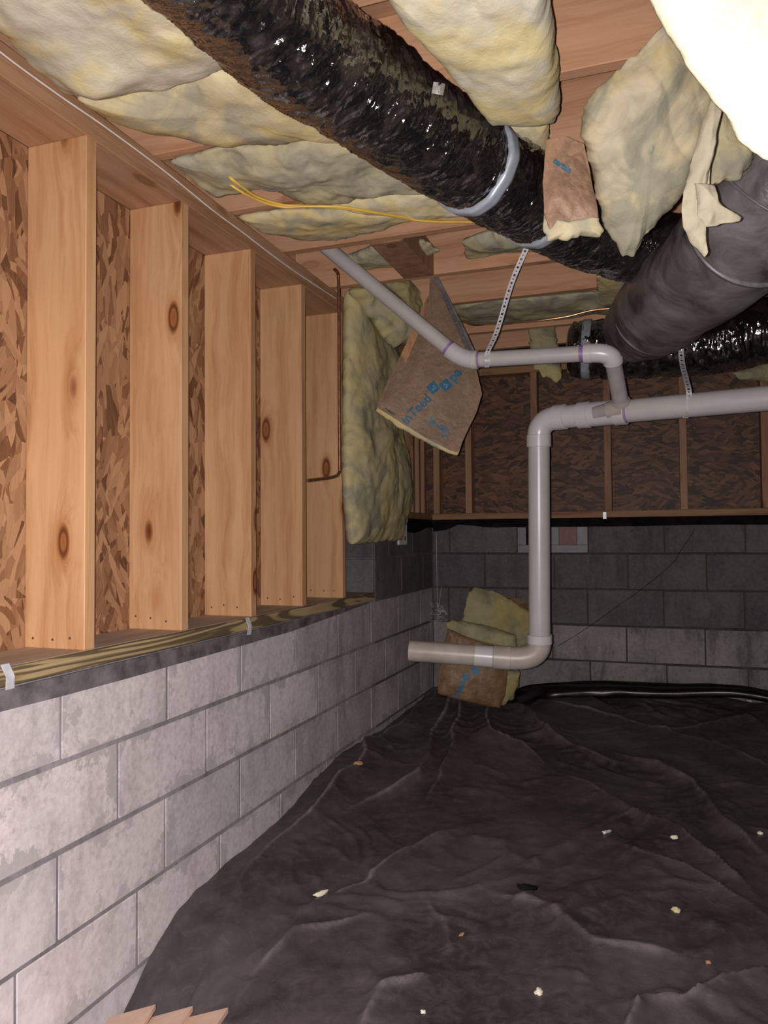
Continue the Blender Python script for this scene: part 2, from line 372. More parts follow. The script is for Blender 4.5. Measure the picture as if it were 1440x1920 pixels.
def kraft(name, base, dark):
    m, nt, b = newmat(name); p = wpos(nt)
    n1 = noise(nt, p, 9, 5, 0.65, 1.2); n2 = noise(nt, p, 45, 4, 0.6, 1.0)
    c = ramp(nt, n1, [(0.32, dark), (0.60, base)])
    c = mixc(nt, 1.0, c, ramp(nt, n2, [(0.35, (0.85,)*3), (0.6, (1.04,)*3)]), 'MULTIPLY')
    lk(nt, c, b.inputs['Base Color']); b.inputs['Roughness'].default_value = 0.5; b.inputs['Specular IOR Level'].default_value = 0.35
    bump(nt, b, mth(nt, 'ADD', n1, mth(nt, 'MULTIPLY', n2, 0.4)), 0.45, 0.012)
    return m
M['kraft'] = kraft('kraft_paper', (0.25, 0.165, 0.108), (0.19, 0.12, 0.076))
M['kraft_o'] = kraft('kraft_paper_orange', (0.44, 0.24, 0.125), (0.29, 0.14, 0.07))
M['kraft_f'] = kraft('kraft_paper_fallen', (0.20, 0.115, 0.055), (0.11, 0.06, 0.03))
M['kraft_near'] = kraft('kraft_paper_near', (0.36, 0.215, 0.13), (0.20, 0.125, 0.09))

def foil():
    m, nt, b = newmat('crinkled_black_film'); p = wpos(nt)
    tc = nt.nodes.new('ShaderNodeTexCoord')
    n1 = noise(nt, p, 16, 3, 0.6, 0.8); n2 = noise(nt, p, 55, 3, 0.6, 0.8)
    c = ramp(nt, n1, [(0.48, (0.006, 0.006, 0.007)), (0.72, (0.035, 0.027, 0.023))])
    lk(nt, c, b.inputs['Base Color']); b.inputs['Roughness'].default_value = 0.13
    b.inputs['Specular IOR Level'].default_value = 0.8; b.inputs['IOR'].default_value = 1.8
    b.inputs['Coat Weight'].default_value = 0.8; b.inputs['Coat Roughness'].default_value = 0.08
    bump(nt, b, n2, 0.25, 0.008)
    return m
M['foil'] = foil()
def greyduct():
    m, nt, b = newmat('dusty_black_wrap'); p = wpos(nt)
    n1 = noise(nt, p, 7, 5, 0.6, 0.8); n2 = noise(nt, p, 30, 4, 0.6, 0.6)
    c = ramp(nt, n1, [(0.35, (0.06, 0.055, 0.055)), (0.65, (0.20, 0.18, 0.185))])
    lk(nt, c, b.inputs['Base Color']); lk(nt, ramp(nt, n1, [(0.3, (0.25,)*3), (0.7, (0.5,)*3)]), b.inputs['Roughness'])
    bump(nt, b, n2, 0.25, 0.008); return m
M['grey'] = greyduct()
def sheetmat():
    m, nt, b = newmat('black_ground_plastic'); p = wpos(nt)
    n1 = noise(nt, p, 2.6, 5, 0.6, 0.6); n2 = noise(nt, p, 22, 5, 0.65, 0.6); n3 = noise(nt, p, 90, 3, 0.6)
    c = ramp(nt, n1, [(0.36, (0.030, 0.024, 0.026)), (0.64, (0.075, 0.061, 0.064))])
    c = mixc(nt, ramp(nt, n2, [(0.45, (0, 0, 0)), (0.72, (0.4,)*3)]), c, (0.13, 0.10, 0.10))
    c = mixc(nt, ramp(nt, n3, [(0.70, (0, 0, 0)), (0.76, (0.5,)*3)]), c, (0.22, 0.17, 0.14))
    sa = nd(nt, 'ShaderNodeAttribute', attribute_name='crest_light'); c = mixc(nt, mth(nt, 'MULTIPLY', sa.outputs['Fac'], mth(nt, 'MULTIPLY', n2, 1.15)), c, (0.34, 0.29, 0.29))  # light caught on the creases, mixed into the colour as a pale tone
    lk(nt, c, b.inputs['Base Color']); b.inputs['Roughness'].default_value = 0.43; b.inputs['Specular IOR Level'].default_value = 0.6
    bump(nt, b, mth(nt, 'ADD', n2, mth(nt, 'MULTIPLY', n3, 0.3)), 0.35, 0.006)
    return m
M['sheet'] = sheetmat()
M['sheet_black'] = plain('clean_black_plastic', (0.006, 0.0055, 0.006), 0.3, spec=0.3, nscale=12, nvar=0.3, bstr=0.1, bdist=0.01)
def treated():
    m, nt, b = newmat('treated_lumber'); p = wpos(nt)
    v = mapped(nt, p, (5, 1.0, 15)); n = noise(nt, v, 1.0, 3, 0.5, 0.6)
    st = mth(nt, 'FRACT', mth(nt, 'MULTIPLY', n, 7.0))
    c = ramp(nt, st, [(0.0, (0.40, 0.29, 0.15)), (0.42, (0.33, 0.24, 0.12)), (0.55, (0.10, 0.068, 0.035)), (0.86, (0.12, 0.08, 0.04)), (1.0, (0.40, 0.29, 0.15))])
    lk(nt, c, b.inputs['Base Color']); b.inputs['Roughness'].default_value = 0.7
    bump(nt, b, noise(nt, mapped(nt, p, (8, 1, 60)), 3, 3), 0.3, 0.003); return m
M['treated'] = treated()
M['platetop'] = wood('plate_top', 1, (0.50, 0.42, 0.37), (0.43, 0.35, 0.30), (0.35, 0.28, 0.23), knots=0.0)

# ------------------------------------------------------------------ masonry walls
C = 0.2032; BL = 0.4064; J = 0.006; JV = 0.004
def zl(n): return -0.108-C*n
WX = -1.305; BY = 4.546; YF = -1.7; XR = 3.3
rnd = random.Random(4)
def block_protos(mat, length, axis, n=4):
    out = []
    for k in range(n):
        L = length-2*JV; H = C-2*J; D = 0.09; r = random.Random(k*7+int(length*1000))
        b = bmesh.new(); bmesh.ops.create_cube(b, size=1)
        for v in b.verts: v.co = Vector((v.co.x*L, v.co.y*D, v.co.z*H))
        bmesh.ops.bevel(b, geom=b.edges[:], offset=0.0016, segments=1, affect='EDGES')
        for v in b.verts: v.co += Vector((r.uniform(-.0016, .0016), 0, r.uniform(-.0024, .0024)))
        if axis == 'Y': 
            for v in b.verts: v.co = Vector((v.co.y, v.co.x, v.co.z))
        V, Fc = bm_out(b); me = mesh_of('concrete_block', V, Fc, False, mat); fix_normals(me); out.append(me)
    return out
PROTO = {}
def course(parent, axis, fixed, a0, a1, start, z_top, mat, skip=None, proud=0.006):
    a = start
    while a > a0: a -= BL
    while a < a1:
        s, e = max(a, a0), min(a+BL, a1)
        if e-s > 0.03 and not (skip and skip[0] < (s+e)/2 < skip[1]):
            ln = round((e-s)*50)/50 if (e-s) < BL-1e-4 else BL
            key = (mat.name, round(e-s, 3), axis)
            if key not in PROTO: PROTO[key] = block_protos(mat, e-s, axis)
            o = bpy.data.objects.new('concrete_block', rnd.choice(PROTO[key])); COL.objects.link(o)
            d = rnd.uniform(-.0003, .0006)-0.045
            c = (fixed+d, (s+e)/2, z_top-C/2) if axis == 'Y' else ((s+e)/2, fixed-d, z_top-C/2)
            place(o, c, parent)
        a += BL

wl = box('wall_left', WX-0.20, WX-0.0016, YF, 3.534, zl(7), zl(1)-0.002, M['mortar'], bev=0); tag(wl, 'grey concrete block foundation wall under the timber studs', kind='structure')
b_ = box('raised_section_mortar', WX-0.20, WX-0.0016, 3.54, BY+0.1, zl(7), zl(-1)-0.002, M['mortar_mid'], wl, bev=0)
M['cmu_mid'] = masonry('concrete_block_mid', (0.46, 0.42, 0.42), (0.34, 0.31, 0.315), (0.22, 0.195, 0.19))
starts = [1.443, 1.643, 1.435, 1.72, 1.44, 1.64]
for k in range(6):
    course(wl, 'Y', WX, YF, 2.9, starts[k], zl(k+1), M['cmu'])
    # the farther half of each course takes a darker block colour
    a = starts[k]
    while a < 2.9: a += BL
# re-lay joint boundary: blocks from 2.9 on keep the bond of their course
for k in range(6):
    a = starts[k]
    while a < 2.9: a += BL
    last = a
    for o in [c for c in wl.children if abs(ORG[c.name][2]-(zl(k+1)-C/2)) < 1e-3]:
        if ORG[o.name][1]+BL/2 > 2.9-1e-3 and ORG[o.name][1] < 2.9 and (2.9-(last-BL)) < BL:
            bpy.data.objects.remove(o)
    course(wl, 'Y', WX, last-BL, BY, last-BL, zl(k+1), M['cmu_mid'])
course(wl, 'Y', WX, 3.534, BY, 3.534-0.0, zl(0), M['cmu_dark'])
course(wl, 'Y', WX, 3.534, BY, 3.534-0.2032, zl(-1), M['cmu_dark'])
# end face of the raised section, facing the camera
box('concrete_block', WX-0.197, WX-0.004, 3.526, 3.60, zl(1)+0.004, zl(0)-0.004, M['cmu_dark'], wl, 0.003)
box('concrete_block', WX-0.197, WX-0.004, 3.526, 3.60, zl(0)+0.004, zl(-1)-0.004, M['cmu_dark'], wl, 0.003)

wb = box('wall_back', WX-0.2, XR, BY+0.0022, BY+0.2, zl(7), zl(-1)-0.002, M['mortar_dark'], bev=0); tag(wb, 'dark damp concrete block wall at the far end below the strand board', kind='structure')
bs = [-1.194, -0.982, -1.204, -0.996, -1.194, -0.99]
for k in range(6):
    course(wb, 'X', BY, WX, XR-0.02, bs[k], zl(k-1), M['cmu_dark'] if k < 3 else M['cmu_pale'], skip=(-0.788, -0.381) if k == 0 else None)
wr = box('wall_right', XR, XR+0.2, YF, BY+0.2, zl(7), 1.0, M['cmu_dark'], bev=0); tag(wr, 'block wall closing the crawlspace beyond the frame', kind='structure')
wf = box('wall_front', WX-0.2, XR+0.2, YF-0.2, YF, zl(7), 1.0, M['cmu_dark'], bev=0); tag(wf, 'block wall closing the crawlspace behind the viewer', kind='structure')
flr = box('floor', WX-0.2, XR+0.2, YF-0.2, BY+0.2, -1.42, -1.36, M['dirt'], bev=0); tag(flr, 'bare dirt ground under the plastic sheeting', kind='structure')

# ------------------------------------------------------------------ timber framing on the left wall
SX = -1.32; SD = 0.184
fr = empty('wall_left', (SX-SD/2, 1.0, -0.311)); tag(fr, 'open timber stud framing with strand board behind, standing on the left block wall', kind='structure')
ND = []
def nail_vf(c, n, r=0.0035):
    n = np.array(n, float); c = np.array(c, float); t = np.cross(n, [0, 0, 1.]) if abs(n[2]) < .9 else np.array([1., 0, 0]); t /= np.linalg.norm(t); u = np.cross(n, t)
    V = [c+n*0.0006+(t*math.cos(a)+u*math.sin(a))*r for a in np.linspace(0, 2*np.pi, 7)[:-1]]+[c-n*0.001+(t*math.cos(a)+u*math.sin(a))*r for a in np.linspace(0, 2*np.pi, 7)[:-1]]
    Fc = [[0, 1, 2, 3, 4, 5]]+[[i, (i+1) % 6, (i+1) % 6+6, i+6] for i in range(6)]
    return V, Fc
for i, y in enumerate([-1.29, -0.90, -0.49, -0.08, 0.32, 0.72, 1.12, 1.535, 1.94, 2.35, 2.755, 3.165]):
    st = box('stud', SX-SD, SX, y, y+0.038, -0.2725, 1.0, M['stud'], fr, 0.002)
    if y > 1.2:
        r = random.Random(i)
        ps = [nail_vf((SX-SD+0.03+k*0.055+r.uniform(-.01, .01), y, -0.245+r.uniform(-.006, .012)), (0, -1, 0)) for k in range(3)]
        for V, Fc in ps: mk('nail', V, Fc, M['nail'], st)
for y in (4.215, 4.33, 4.44):
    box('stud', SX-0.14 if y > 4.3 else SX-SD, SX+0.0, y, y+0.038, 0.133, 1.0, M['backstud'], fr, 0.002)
pl = box('sill_plate', SX-SD, WX+0.004, YF, 3.525, -0.311, -0.273, M['treated'], fr, 0.002)
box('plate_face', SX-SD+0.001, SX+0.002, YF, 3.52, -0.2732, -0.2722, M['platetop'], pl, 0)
box('sill_plate', SX-SD, WX+0.004, 3.54, BY, 0.095, 0.133, M['backplate'], fr, 0.002)
box('top_plate', SX-SD, SX, YF, BY+0.09, 1.0, 1.037, M['plate'], fr, 0.002)
box('top_plate', SX-SD, SX-0.001, YF, BY+0.09, 1.0385, 1.0755, M['plate'], fr, 0.002)
box('rim_board', SX-SD-0.03, SX-SD+0.008, YF, BY+0.09, 1.077, 1.315, M['joist'], fr, 0.002)
for a, c in ((YF, 0.74), (0.743, 1.957), (1.96, 3.53)):
    box('sheathing_panel', SX-SD-0.0125, SX-SD-0.0005, a, c-0.002, -0.273, 1.0, M['osb'], fr, 0)
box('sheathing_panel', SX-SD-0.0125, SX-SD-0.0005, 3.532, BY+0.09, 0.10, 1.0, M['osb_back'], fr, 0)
# dark sealer strip lapping down over the top block course
Y = np.linspace(YF, 3.42, 90); V = []; Fc = []
for i, y in enumerate(Y):
    zb = -0.358+0.004*math.sin(y*3)
    if y > 2.62: zb += (y-2.62)/0.8*0.043
    n_ = 0.0015*math.sin(y*9)+0.001*math.sin(y*23)
    zt = -0.315
    V += [(WX+0.007+n_, y, zb), (WX+0.008+n_, y, zt), (WX+0.002, y, zt), (WX+0.001, y, zb)]
    if i:
        a = (i-1)*4; b2 = i*4
        for k in range(4): Fc.append([a+k, a+(k+1) % 4, b2+(k+1) % 4, b2+k])
Fc += [[0, 1, 2, 3], [len(V)-4+k for k in (3, 2, 1, 0)]]
fs = mk('sealer_strip', V, Fc, M['flash'], fr)

# ------------------------------------------------------------------ framing on the back wall
fb = empty('wall_back', (0.5, BY+0.05, 0.095)); tag(fb, 'stud framing backed with dark strand board on the far block wall', kind='structure')
for x in (-1.295, -1.095, -0.70, -0.288, 0.112, 0.52, 0.93, 1.33, 1.74, 2.15, 2.55, 2.95):
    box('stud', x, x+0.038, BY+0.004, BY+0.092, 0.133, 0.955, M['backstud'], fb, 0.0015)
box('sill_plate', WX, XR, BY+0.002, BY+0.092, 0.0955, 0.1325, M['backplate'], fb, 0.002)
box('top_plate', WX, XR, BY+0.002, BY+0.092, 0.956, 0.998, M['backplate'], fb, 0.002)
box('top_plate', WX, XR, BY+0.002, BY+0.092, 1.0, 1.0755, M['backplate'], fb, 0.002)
for a, c in ((WX-0.18, 0.13), (0.132, 1.35), (1.352, XR)):
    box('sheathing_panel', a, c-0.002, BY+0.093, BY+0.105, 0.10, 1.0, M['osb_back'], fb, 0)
V = []; Fc = []
X_ = np.linspace(WX+0.01, XR-0.02, 60)
for i, x in enumerate(X_):
    zb = 0.045+0.002*math.sin(x*7)-(0.02 if x < -1.2 else 0)
    if -1.25 < x < -0.9: zb += 0.022*math.exp(-((x+1.12)/0.1)**2)
    V += [(x, BY-0.012, zb), (x, BY-0.008, 0.093), (x, BY+0.0, 0.0945), (x, BY-0.005, zb)]
    if i:
        a = (i-1)*4; b2 = i*4
        for k in range(4): Fc.append([a+k, a+(k+1) % 4, b2+(k+1) % 4, b2+k])
Fc += [[0, 1, 2, 3], [len(V)-4+k for k in (3, 2, 1, 0)]]
mk('flashing', V, Fc, M['blackbit'], fb)
V = []; Fc = []
for i, y in enumerate(np.linspace(3.56, BY-0.015, 20)):
    zb = 0.045-0.02*math.sin((y-3.56)/0.98*3.1)-(0.01*math.sin(y*11))
    V += [(WX+0.012, y, zb), (WX+0.010, y, 0.093), (WX+0.002, y, 0.0945), (WX+0.006, y, zb)]
    if i:
        a = (i-1)*4; b2 = i*4
        for k in range(4): Fc.append([a+k, a+(k+1) % 4, b2+(k+1) % 4, b2+k])
Fc += [[0, 1, 2, 3], [len(V)-4+k for k in (3, 2, 1, 0)]]
mk('flashing', V, Fc, M['blackbit'], fr)

# ------------------------------------------------------------------ ceiling
ce = empty('ceiling', (1.0, 1.4, 1.08)); tag(ce, 'floor joists and wooden subfloor overhead', kind='structure')
JY = [-1.43, -1.02, -0.62, -0.21, 0.195, 0.60, 1.005, 1.41, 1.815, 2.22, 2.612, 3.06, 3.475, 4.03, 4.42]
for y in JY:
    x1 = -0.238 if y in (3.475,) else XR
    box('joist', SX-SD+0.01, x1, y, y+0.038, 1.08, 1.315, M['joist'], ce, 0.002)
ys = [YF-0.2, -0.35, 0.87, 2.09, 3.31, BY+0.2]
for a, c in zip(ys[:-1], ys[1:]):
    for xa, xb in ((SX-SD, 0.62), (0.623, XR+0.2)):
        box('subfloor_panel', xa, xb-0.003, a, c-0.003, 1.3155, 1.334, M['ply'], ce, 0.001)
# solid bridging between two joists
box('bridging_block', -0.99, -0.86, 2.651, 3.059, 1.075, 1.20, M['backstud'], ce, 0.002)

# ------------------------------------------------------------------ ground sheet
def px_floor(pts, z=-1.0): return [tuple(onZ(x, y, z)[:2]) for x, y in pts]
EDGE = [(-1.7, -1.26), (0.9, -1.25), (1.45, -1.235), (1.66, -1.206), (1.77, -1.115), (1.89, -1.057), (2.15, -1.025), (2.51, -1.02), (2.83, -0.965), (3.10, -0.93), (3.5, -0.955), (4.0, -0.96), (4.55, -0.93)]
ey = np.array([e[0] for e in EDGE]); ez = np.array([e[1] for e in EDGE])
def edge_z(y): return np.interp(y, ey, ez)
MAIN = np.array([(-1.7, -1.27), (0.5, -1.26), (1.2, -1.20), (1.8, -1.10), (2.4, -1.04), (3.0, -0.99), (3.6, -0.955), (4.1, -0.925), (4.55, -0.88)])
CRE = [([(1040, 1465), (1145, 1515), (1220, 1550), (1320, 1605), (1440, 1685)], .026, .020),
 ([(1160, 1440), (1300, 1495), (1365, 1555), (1440, 1615)], .020, .020),
 ([(1140, 1585), (1270, 1630), (1440, 1710)], .014, .016),
 ([(1200, 1830), (1140, 1925)], .014, .012), ([(1200, 1830), (1270, 1840), (1335, 1810), (1440, 1787)], .016, .012),
 ([(910, 1670), (1000, 1690), (1100, 1740), (1290, 1775)], .014, .014), ([(795, 1680), (855, 1745)], .010, .010),
 ([(700, 1825), (820, 1785)], .012, .012), ([(780, 1882), (845, 1880), (935, 1905)], .012, .012),
 ([(400, 1825), (455, 1870), (510, 1920)], .012, .012), ([(720, 1820), (640, 1915)], .012, .012),
 ([(840, 1310), (760, 1400), (700, 1440), (560, 1560), (440, 1660)], .030, .03),
 ([(880, 1340), (930, 1420), (1040, 1465)], .035, .03), ([(900, 1340), (1010, 1400), (1100, 1440), (1200, 1460)], .028, .03),
 ([(850, 1350), (780, 1480), (640, 1540)], .022, .02), ([(860, 1350), (850, 1440), (800, 1520)], .026, .025),
 ([(560, 1690), (660, 1650), (760, 1590), (870, 1560)], .010, .012), ([(480, 1790), (560, 1720), (700, 1700)], .010, .012),
 ([(1200, 1380), (1440, 1470)], .012, .02), ([(1020, 1360), (1250, 1400), (1440, 1380)], .012, .02)]
gx = np.linspace(WX+0.004, XR-0.01, 420)
gx = WX+0.004+(gx-gx[0])**1.0
gy = np.linspace(YF+0.01, BY-0.03, 560)
# finer near what is seen
tx = np.linspace(0, 1, 560); gx = WX+0.004+(XR-0.01-WX)*(tx**1.5)
ty = np.linspace(0, 1, 640); gy = YF+0.01+(BY-0.03-YF)*(1-(1-ty)**1.35)
GX, GY = np.meshgrid(gx, gy)
H = np.interp(GY, MAIN[:, 0], MAIN[:, 1])
wgt = np.exp(-((GX-WX)/0.22)**2); H = H*(1-wgt)+edge_z(GY)*wgt
P3 = np.stack([GX, GY, 0*GX], -1)
warp = np.stack([fbm(P3*1.7, 3, 3), fbm(P3*1.7+5, 8, 3), 0*GX], -1)*0.22
H = H+0.035*fbm(P3*1.1+3.3, 21, 3)*np.clip((GX-WX)/0.4, 0, 1)
Q = (P3+warp); Q1 = np.stack([Q[..., 0]*1.3+Q[..., 1]*1.3, Q[..., 0]*-2.6+Q[..., 1]*2.2, 0*GX], -1)
H = H+0.016*(ridged(Q1*1.2, 31, 2)**4)*np.clip((GX-WX)/0.2, 0.15, 1)
Q2 = (P3*1+warp*1.6)*3.4; H = H+0.012*(ridged(Q2, 47, 2)**5)
H = H+0.0035*fbm(P3*14, 55, 3)
def seg_d(px, py, a, b):
    ax, ay = a; bx, by = b; dx, dy = bx-ax, by-ay; L_ = math.hypot(dx, dy)
    t = np.clip(((px-ax)*dx+(py-ay)*dy)/(L_*L_), 0, 1); sg = ((px-ax)*dy-(py-ay)*dx)/L_
    return np.hypot(px-ax-t*dx, py-ay-t*dy), sg, t*L_, L_
Q3 = P3*3.1+warp*3.5; R3_ = ridged(Q3, 91, 2); H = H+0.024*np.clip((R3_-0.55)/0.45, 0, 1)**1.5
Q4 = np.stack([Q3[..., 0]*1.1+Q3[..., 1]*.7, Q3[..., 1]*1.9-Q3[..., 0]*.8, 0*GX], -1); R4_ = ridged(Q4, 97, 2); H = H+0.014*np.clip((R4_-0.6)/0.4, 0, 1)**1.5
CREST_LIT = 0.8*np.clip((R3_-0.90)/0.08, 0, 1)+0.6*np.clip((R4_-0.91)/0.08, 0, 1)  # painted highlight along the ridge crests, stored per vertex
CREST_LIT = CREST_LIT*np.clip(0.5+vnoise(P3*2.2, 15)*1.2, 0, 1)
for n_, (pts, h, wd) in enumerate(CRE):
    W2 = px_floor(pts, -1.03); d = np.full(GX.shape, 9.); sg = np.zeros(GX.shape); tl = np.zeros(GX.shape)
    wx = GX+0.03*fbm(P3*4, 61, 3); wy = GY+0.03*fbm(P3*4+4, 62, 3); acc = 0
    for a, b in zip(W2[:-1], W2[1:]):
        dd_, s_, t_, L_ = seg_d(wx, wy, a, b); m_ = dd_ < d; d = np.where(m_, dd_, d); sg = np.where(m_, s_, sg); tl = np.where(m_, t_+acc, tl); acc += L_
    tp = np.clip(tl/acc, 0, 1); tp = np.clip(np.minimum(tp, 1-tp)*5+0.12, 0, 1)
    amp = 1.9*h*tp*(0.8+0.35*vnoise(P3*5, 71+n_)); flip = 1 if n_ % 2 else -1
    wv_ = np.where(sg*flip > 0, wd*0.95, wd*2.8)
    H = H+amp*np.exp(-d/wv_)
    CREST_LIT = np.maximum(CREST_LIT, np.exp(-(d/0.0065)**2)*tp*(0.45+0.5*vnoise(P3*4, 77)))
pk = onZ(850, 1318, -0.86); r = np.hypot(GX-pk[0], (GY-pk[1]))
H = H+0.085*np.exp(-r/0.13)
V = np.stack([GX, GY, H], -1).reshape(-1, 3); nx = len(gx); ny = len(gy)
ii = np.arange(ny-1)[:, None]*nx+np.arange(nx-1)[None]; ii = ii.ravel()
Fc = np.stack([ii, ii+1, ii+nx+1, ii+nx], 1)
def grid_mesh(name, V, Fc, mat, parent=None):
    V = np.asarray(V); lo, hi = V.min(0), V.max(0); org = ((lo[0]+hi[0])/2, (lo[1]+hi[1])/2, lo[2])
    me = bpy.data.meshes.new(name); me.from_pydata((V-np.array(org)).tolist(), [], Fc.tolist()); me.update()
    me.polygons.foreach_set('use_smooth', [True]*len(me.polygons)); me.materials.append(mat)
    o = bpy.data.objects.new(name, me); COL.objects.link(o); place(o, org, parent); return o
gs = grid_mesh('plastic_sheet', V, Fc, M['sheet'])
at_ = gs.data.attributes.new('crest_light', 'FLOAT', 'POINT'); at_.data.foreach_set('value', np.clip(CREST_LIT, 0, 1).ravel().astype(np.float32))
tag(gs, 'dusty black plastic ground sheet, wrinkled, spread over the whole crawlspace floor', 'plastic sheet')
def floor_z(x, y):
    i = np.argmin(np.abs(gx-x)); j = np.argmin(np.abs(gy-y)); return H[j, i]
# rolled clean black fold along the far wall
rp = [at(955, 1318, 4.1), onY(1010, 1300, 4.40), onY(1120, 1294, 4.44), onY(1250, 1297, 4.45), onY(1380, 1298, 4.44), onY(1480, 1312, 4.42), onY(1700, 1325, 4.42), (2.2, 4.42, -0.9), (3.2, 4.42, -0.9)]
P = smooth_path(rp, 160)
def dfold(L, A, PP): return 0.034*np.abs(np.cos(A))-0.006+0.006*np.sin(A*3+L*1.7)+0.010*np.sin(L*2.4+1)+0.005*fbm(np.stack([L*5, np.cos(A)*1.5, np.sin(A)*1.5], -1), 5, 3)
sweep('rolled_edge', P, 0.030, M['sheet_black'], gs, seg=36, disp=dfold)

# ------------------------------------------------------------------ insulation
def resample(pts, n):
    P = np.array(pts, float); P = np.vstack([P, P[:1]]); L = np.concatenate([[0], np.cumsum(np.linalg.norm(np.diff(P, axis=0), axis=1))])
    s = np.linspace(0, L[-1], n, endpoint=False); return np.stack([np.interp(s, L, P[:, k]) for k in range(P.shape[1])], 1)
def pad_vf(B3, thick, bulge, seed, lump=0.03, lscale=7.0, rings=26, edge=0.012, back=0.5, power=5.0, folds=0.0, cap=None):
    """A pad of wool from its outline B3 in space: soft rounded front, lumpy, ragged at the edge."""
    c = B3.mean(0); U_, s_, Vt = np.linalg.svd(B3-c); n = Vt[2]
    if np.dot(n, c) > 0: n = -n                        # towards the viewer's side
    m = len(B3)
    rag = fbm(B3*45, seed+5, 3)*edge; rad = (B3-c); ln = np.linalg.norm(rad, axis=1)[:, None]; RG = rad/ln*rag[:, None]
    tt = 1-(1-np.linspace(0, 1, rings+1)[1:])**1.6
    V = [c+0*n]; R = [0.0]
    ctr = []
    for t in tt:
        ctr.append(c+(B3-c)*t+RG*t**7)
    G = np.array(ctr)                                  # rings x m x 3
    T = tt[:, None]+np.zeros((1, m))
    prof = (1-T**power)**0.5
    dl = fbm(G*lscale, seed, 4)*lump
    if folds: dl = dl-folds*ridged(G*np.array([3.5, 3.5, 3.5])+fbm(G*3, seed+9, 2)[..., None]*0.5, seed+3, 2)**3
    hf = prof*(thick*0.5+bulge*(1-T**2))+dl*np.clip(prof*1.6, 0, 1)
    hb = -prof*(thick*0.5*2*back)
    dc = fbm(c[None]*lscale, seed, 4)[0]*lump
    Vf = G+n*hf[..., None]; Vb = G+n*hb[..., None]
    c_f = c+n*(thick*0.5+bulge+dc*1.0); c_b = c-n*(thick*back)
    V = [c_f]+Vf.reshape(-1, 3).tolist(); Fc = []
    for j in range(m): Fc.append([0, 1+j, 1+(j+1) % m])
    for i in range(rings-1):
        for j in range(m): k = (j+1) % m; Fc.append([1+i*m+j, 1+(i+1)*m+j, 1+(i+1)*m+k, 1+i*m+k])
    nf = len(V); base = 1+(rings-1)*m
    bi = nf; V.append(c_b); step = 4; rr = list(range(0, rings-1, step))
    for i in rr: V += Vb[i].tolist()
    for j in range(m): Fc.append([bi, bi+1+(j+1) % m, bi+1+j])
    for q in range(len(rr)-1):
        for j in range(m): k = (j+1) % m; a = bi+1+q*m; b2 = bi+1+(q+1)*m; Fc.append([a+j, a+k, b2+k, b2+j])
    a = bi+1+(len(rr)-1)*m
    for j in range(m): k = (j+1) % m; Fc.append([a+j, a+k, base+k, base+j])
    return V, Fc, n, c
def pad(name, B3, mat, parent=None, n=110, **kw):
    V, Fc, nn, c = pad_vf(resample(B3, n), **kw); o = mk(name, V, Fc, mat, parent, smooth=True, fix=False)
    fix_normals(o.data); return o, nn, c
def out(pts, f): return [f(*p) for p in pts]

GI = 'insulation batts stuffed between the ceiling joists'
def ceil_batt(pts, z, label, mat, seed, thick=0.05, bulge=0.03, bay=None, **kw):
    B_3 = out(pts, lambda x, y: onZ(x, y, z))
    if bay: B_3 = [np.array([p[0], min(max(p[1], bay[0]+.01), bay[1]-.01), p[2]]) for p in B_3]
    o, n, c = pad('insulation_batt', B_3, mat, None, thick=thick, bulge=bulge, seed=seed, **kw)
    tag(o, label, 'insulation', GI); return o
ceil_batt([(-160, -260), (-30, 20), (60, 120), (120, 172), (160, 180), (300, 160), (430, 118), (500, 98), (620, 90), (560, -60), (420, -260)], 1.03,
          'largest bulging cream insulation batt, above the nearest studs', M['wool'], 1, 0.07, 0.03, lump=0.03, lscale=3.6, n=200, rings=44, folds=0.004, edge=0.006)
ceil_batt([(145, 184), (300, 160), (430, 118), (520, 98), (660, 130), (760, 230), (690, 250), (620, 242), (520, 258), (410, 262), (300, 248), (210, 222)], 1.045,
          'long yellowish insulation batt next to the biggest one, tucked against the black duct', M['wool_y'], 2, 0.06, 0.022, lump=0.02, lscale=4, n=180, rings=34, folds=0.006)
ceil_batt([(318, 302), (400, 280), (480, 272), (560, 264), (640, 250), (720, 270), (830, 352), (740, 352), (690, 350), (640, 372), (585, 375), (520, 356), (470, 330), (410, 322), (392, 352), (350, 330)], 1.06,
          'greenish grey sagging batt with the yellow cables hanging under it', M['wool_g'], 3, 0.06, 0.02, lump=0.02, n=180, rings=30, folds=0.008)
ceil_batt([(450, 405), (520, 395), (640, 392), (760, 392), (800, 402), (740, 418), (700, 432), (630, 445), (560, 448), (490, 432)], 1.06,
          'small half grey batt drooping in front of the joist with two nails', M['wool_y'], 4, 0.04, 0.012, lump=0.012)
ceil_batt([(620, 382), (700, 362), (810, 354), (900, 395), (850, 400), (780, 402), (700, 398)], 1.07,
          'pale narrow yellow batt piece just above the yellow cables', M['wool'], 5, 0.04, 0.012, lump=0.012)
ceil_batt([(650, 482), (700, 462), (800, 452), (820, 470), (810, 492), (740, 508), (690, 512)], 1.14,
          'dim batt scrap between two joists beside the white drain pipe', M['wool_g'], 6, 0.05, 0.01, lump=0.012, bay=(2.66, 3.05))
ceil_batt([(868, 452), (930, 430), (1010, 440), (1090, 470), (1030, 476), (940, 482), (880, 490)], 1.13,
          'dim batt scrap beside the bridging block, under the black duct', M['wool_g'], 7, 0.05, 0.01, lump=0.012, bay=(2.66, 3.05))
ceil_batt([(820, 580), (870, 568), (980, 560), (1115, 548), (1180, 560), (1160, 592), (1040, 605), (880, 612)], 1.12,
          'dark greenish batt above the thin copper line', M['wool_g'], 8, 0.05, 0.01, lump=0.012, bay=(3.52, 4.02))
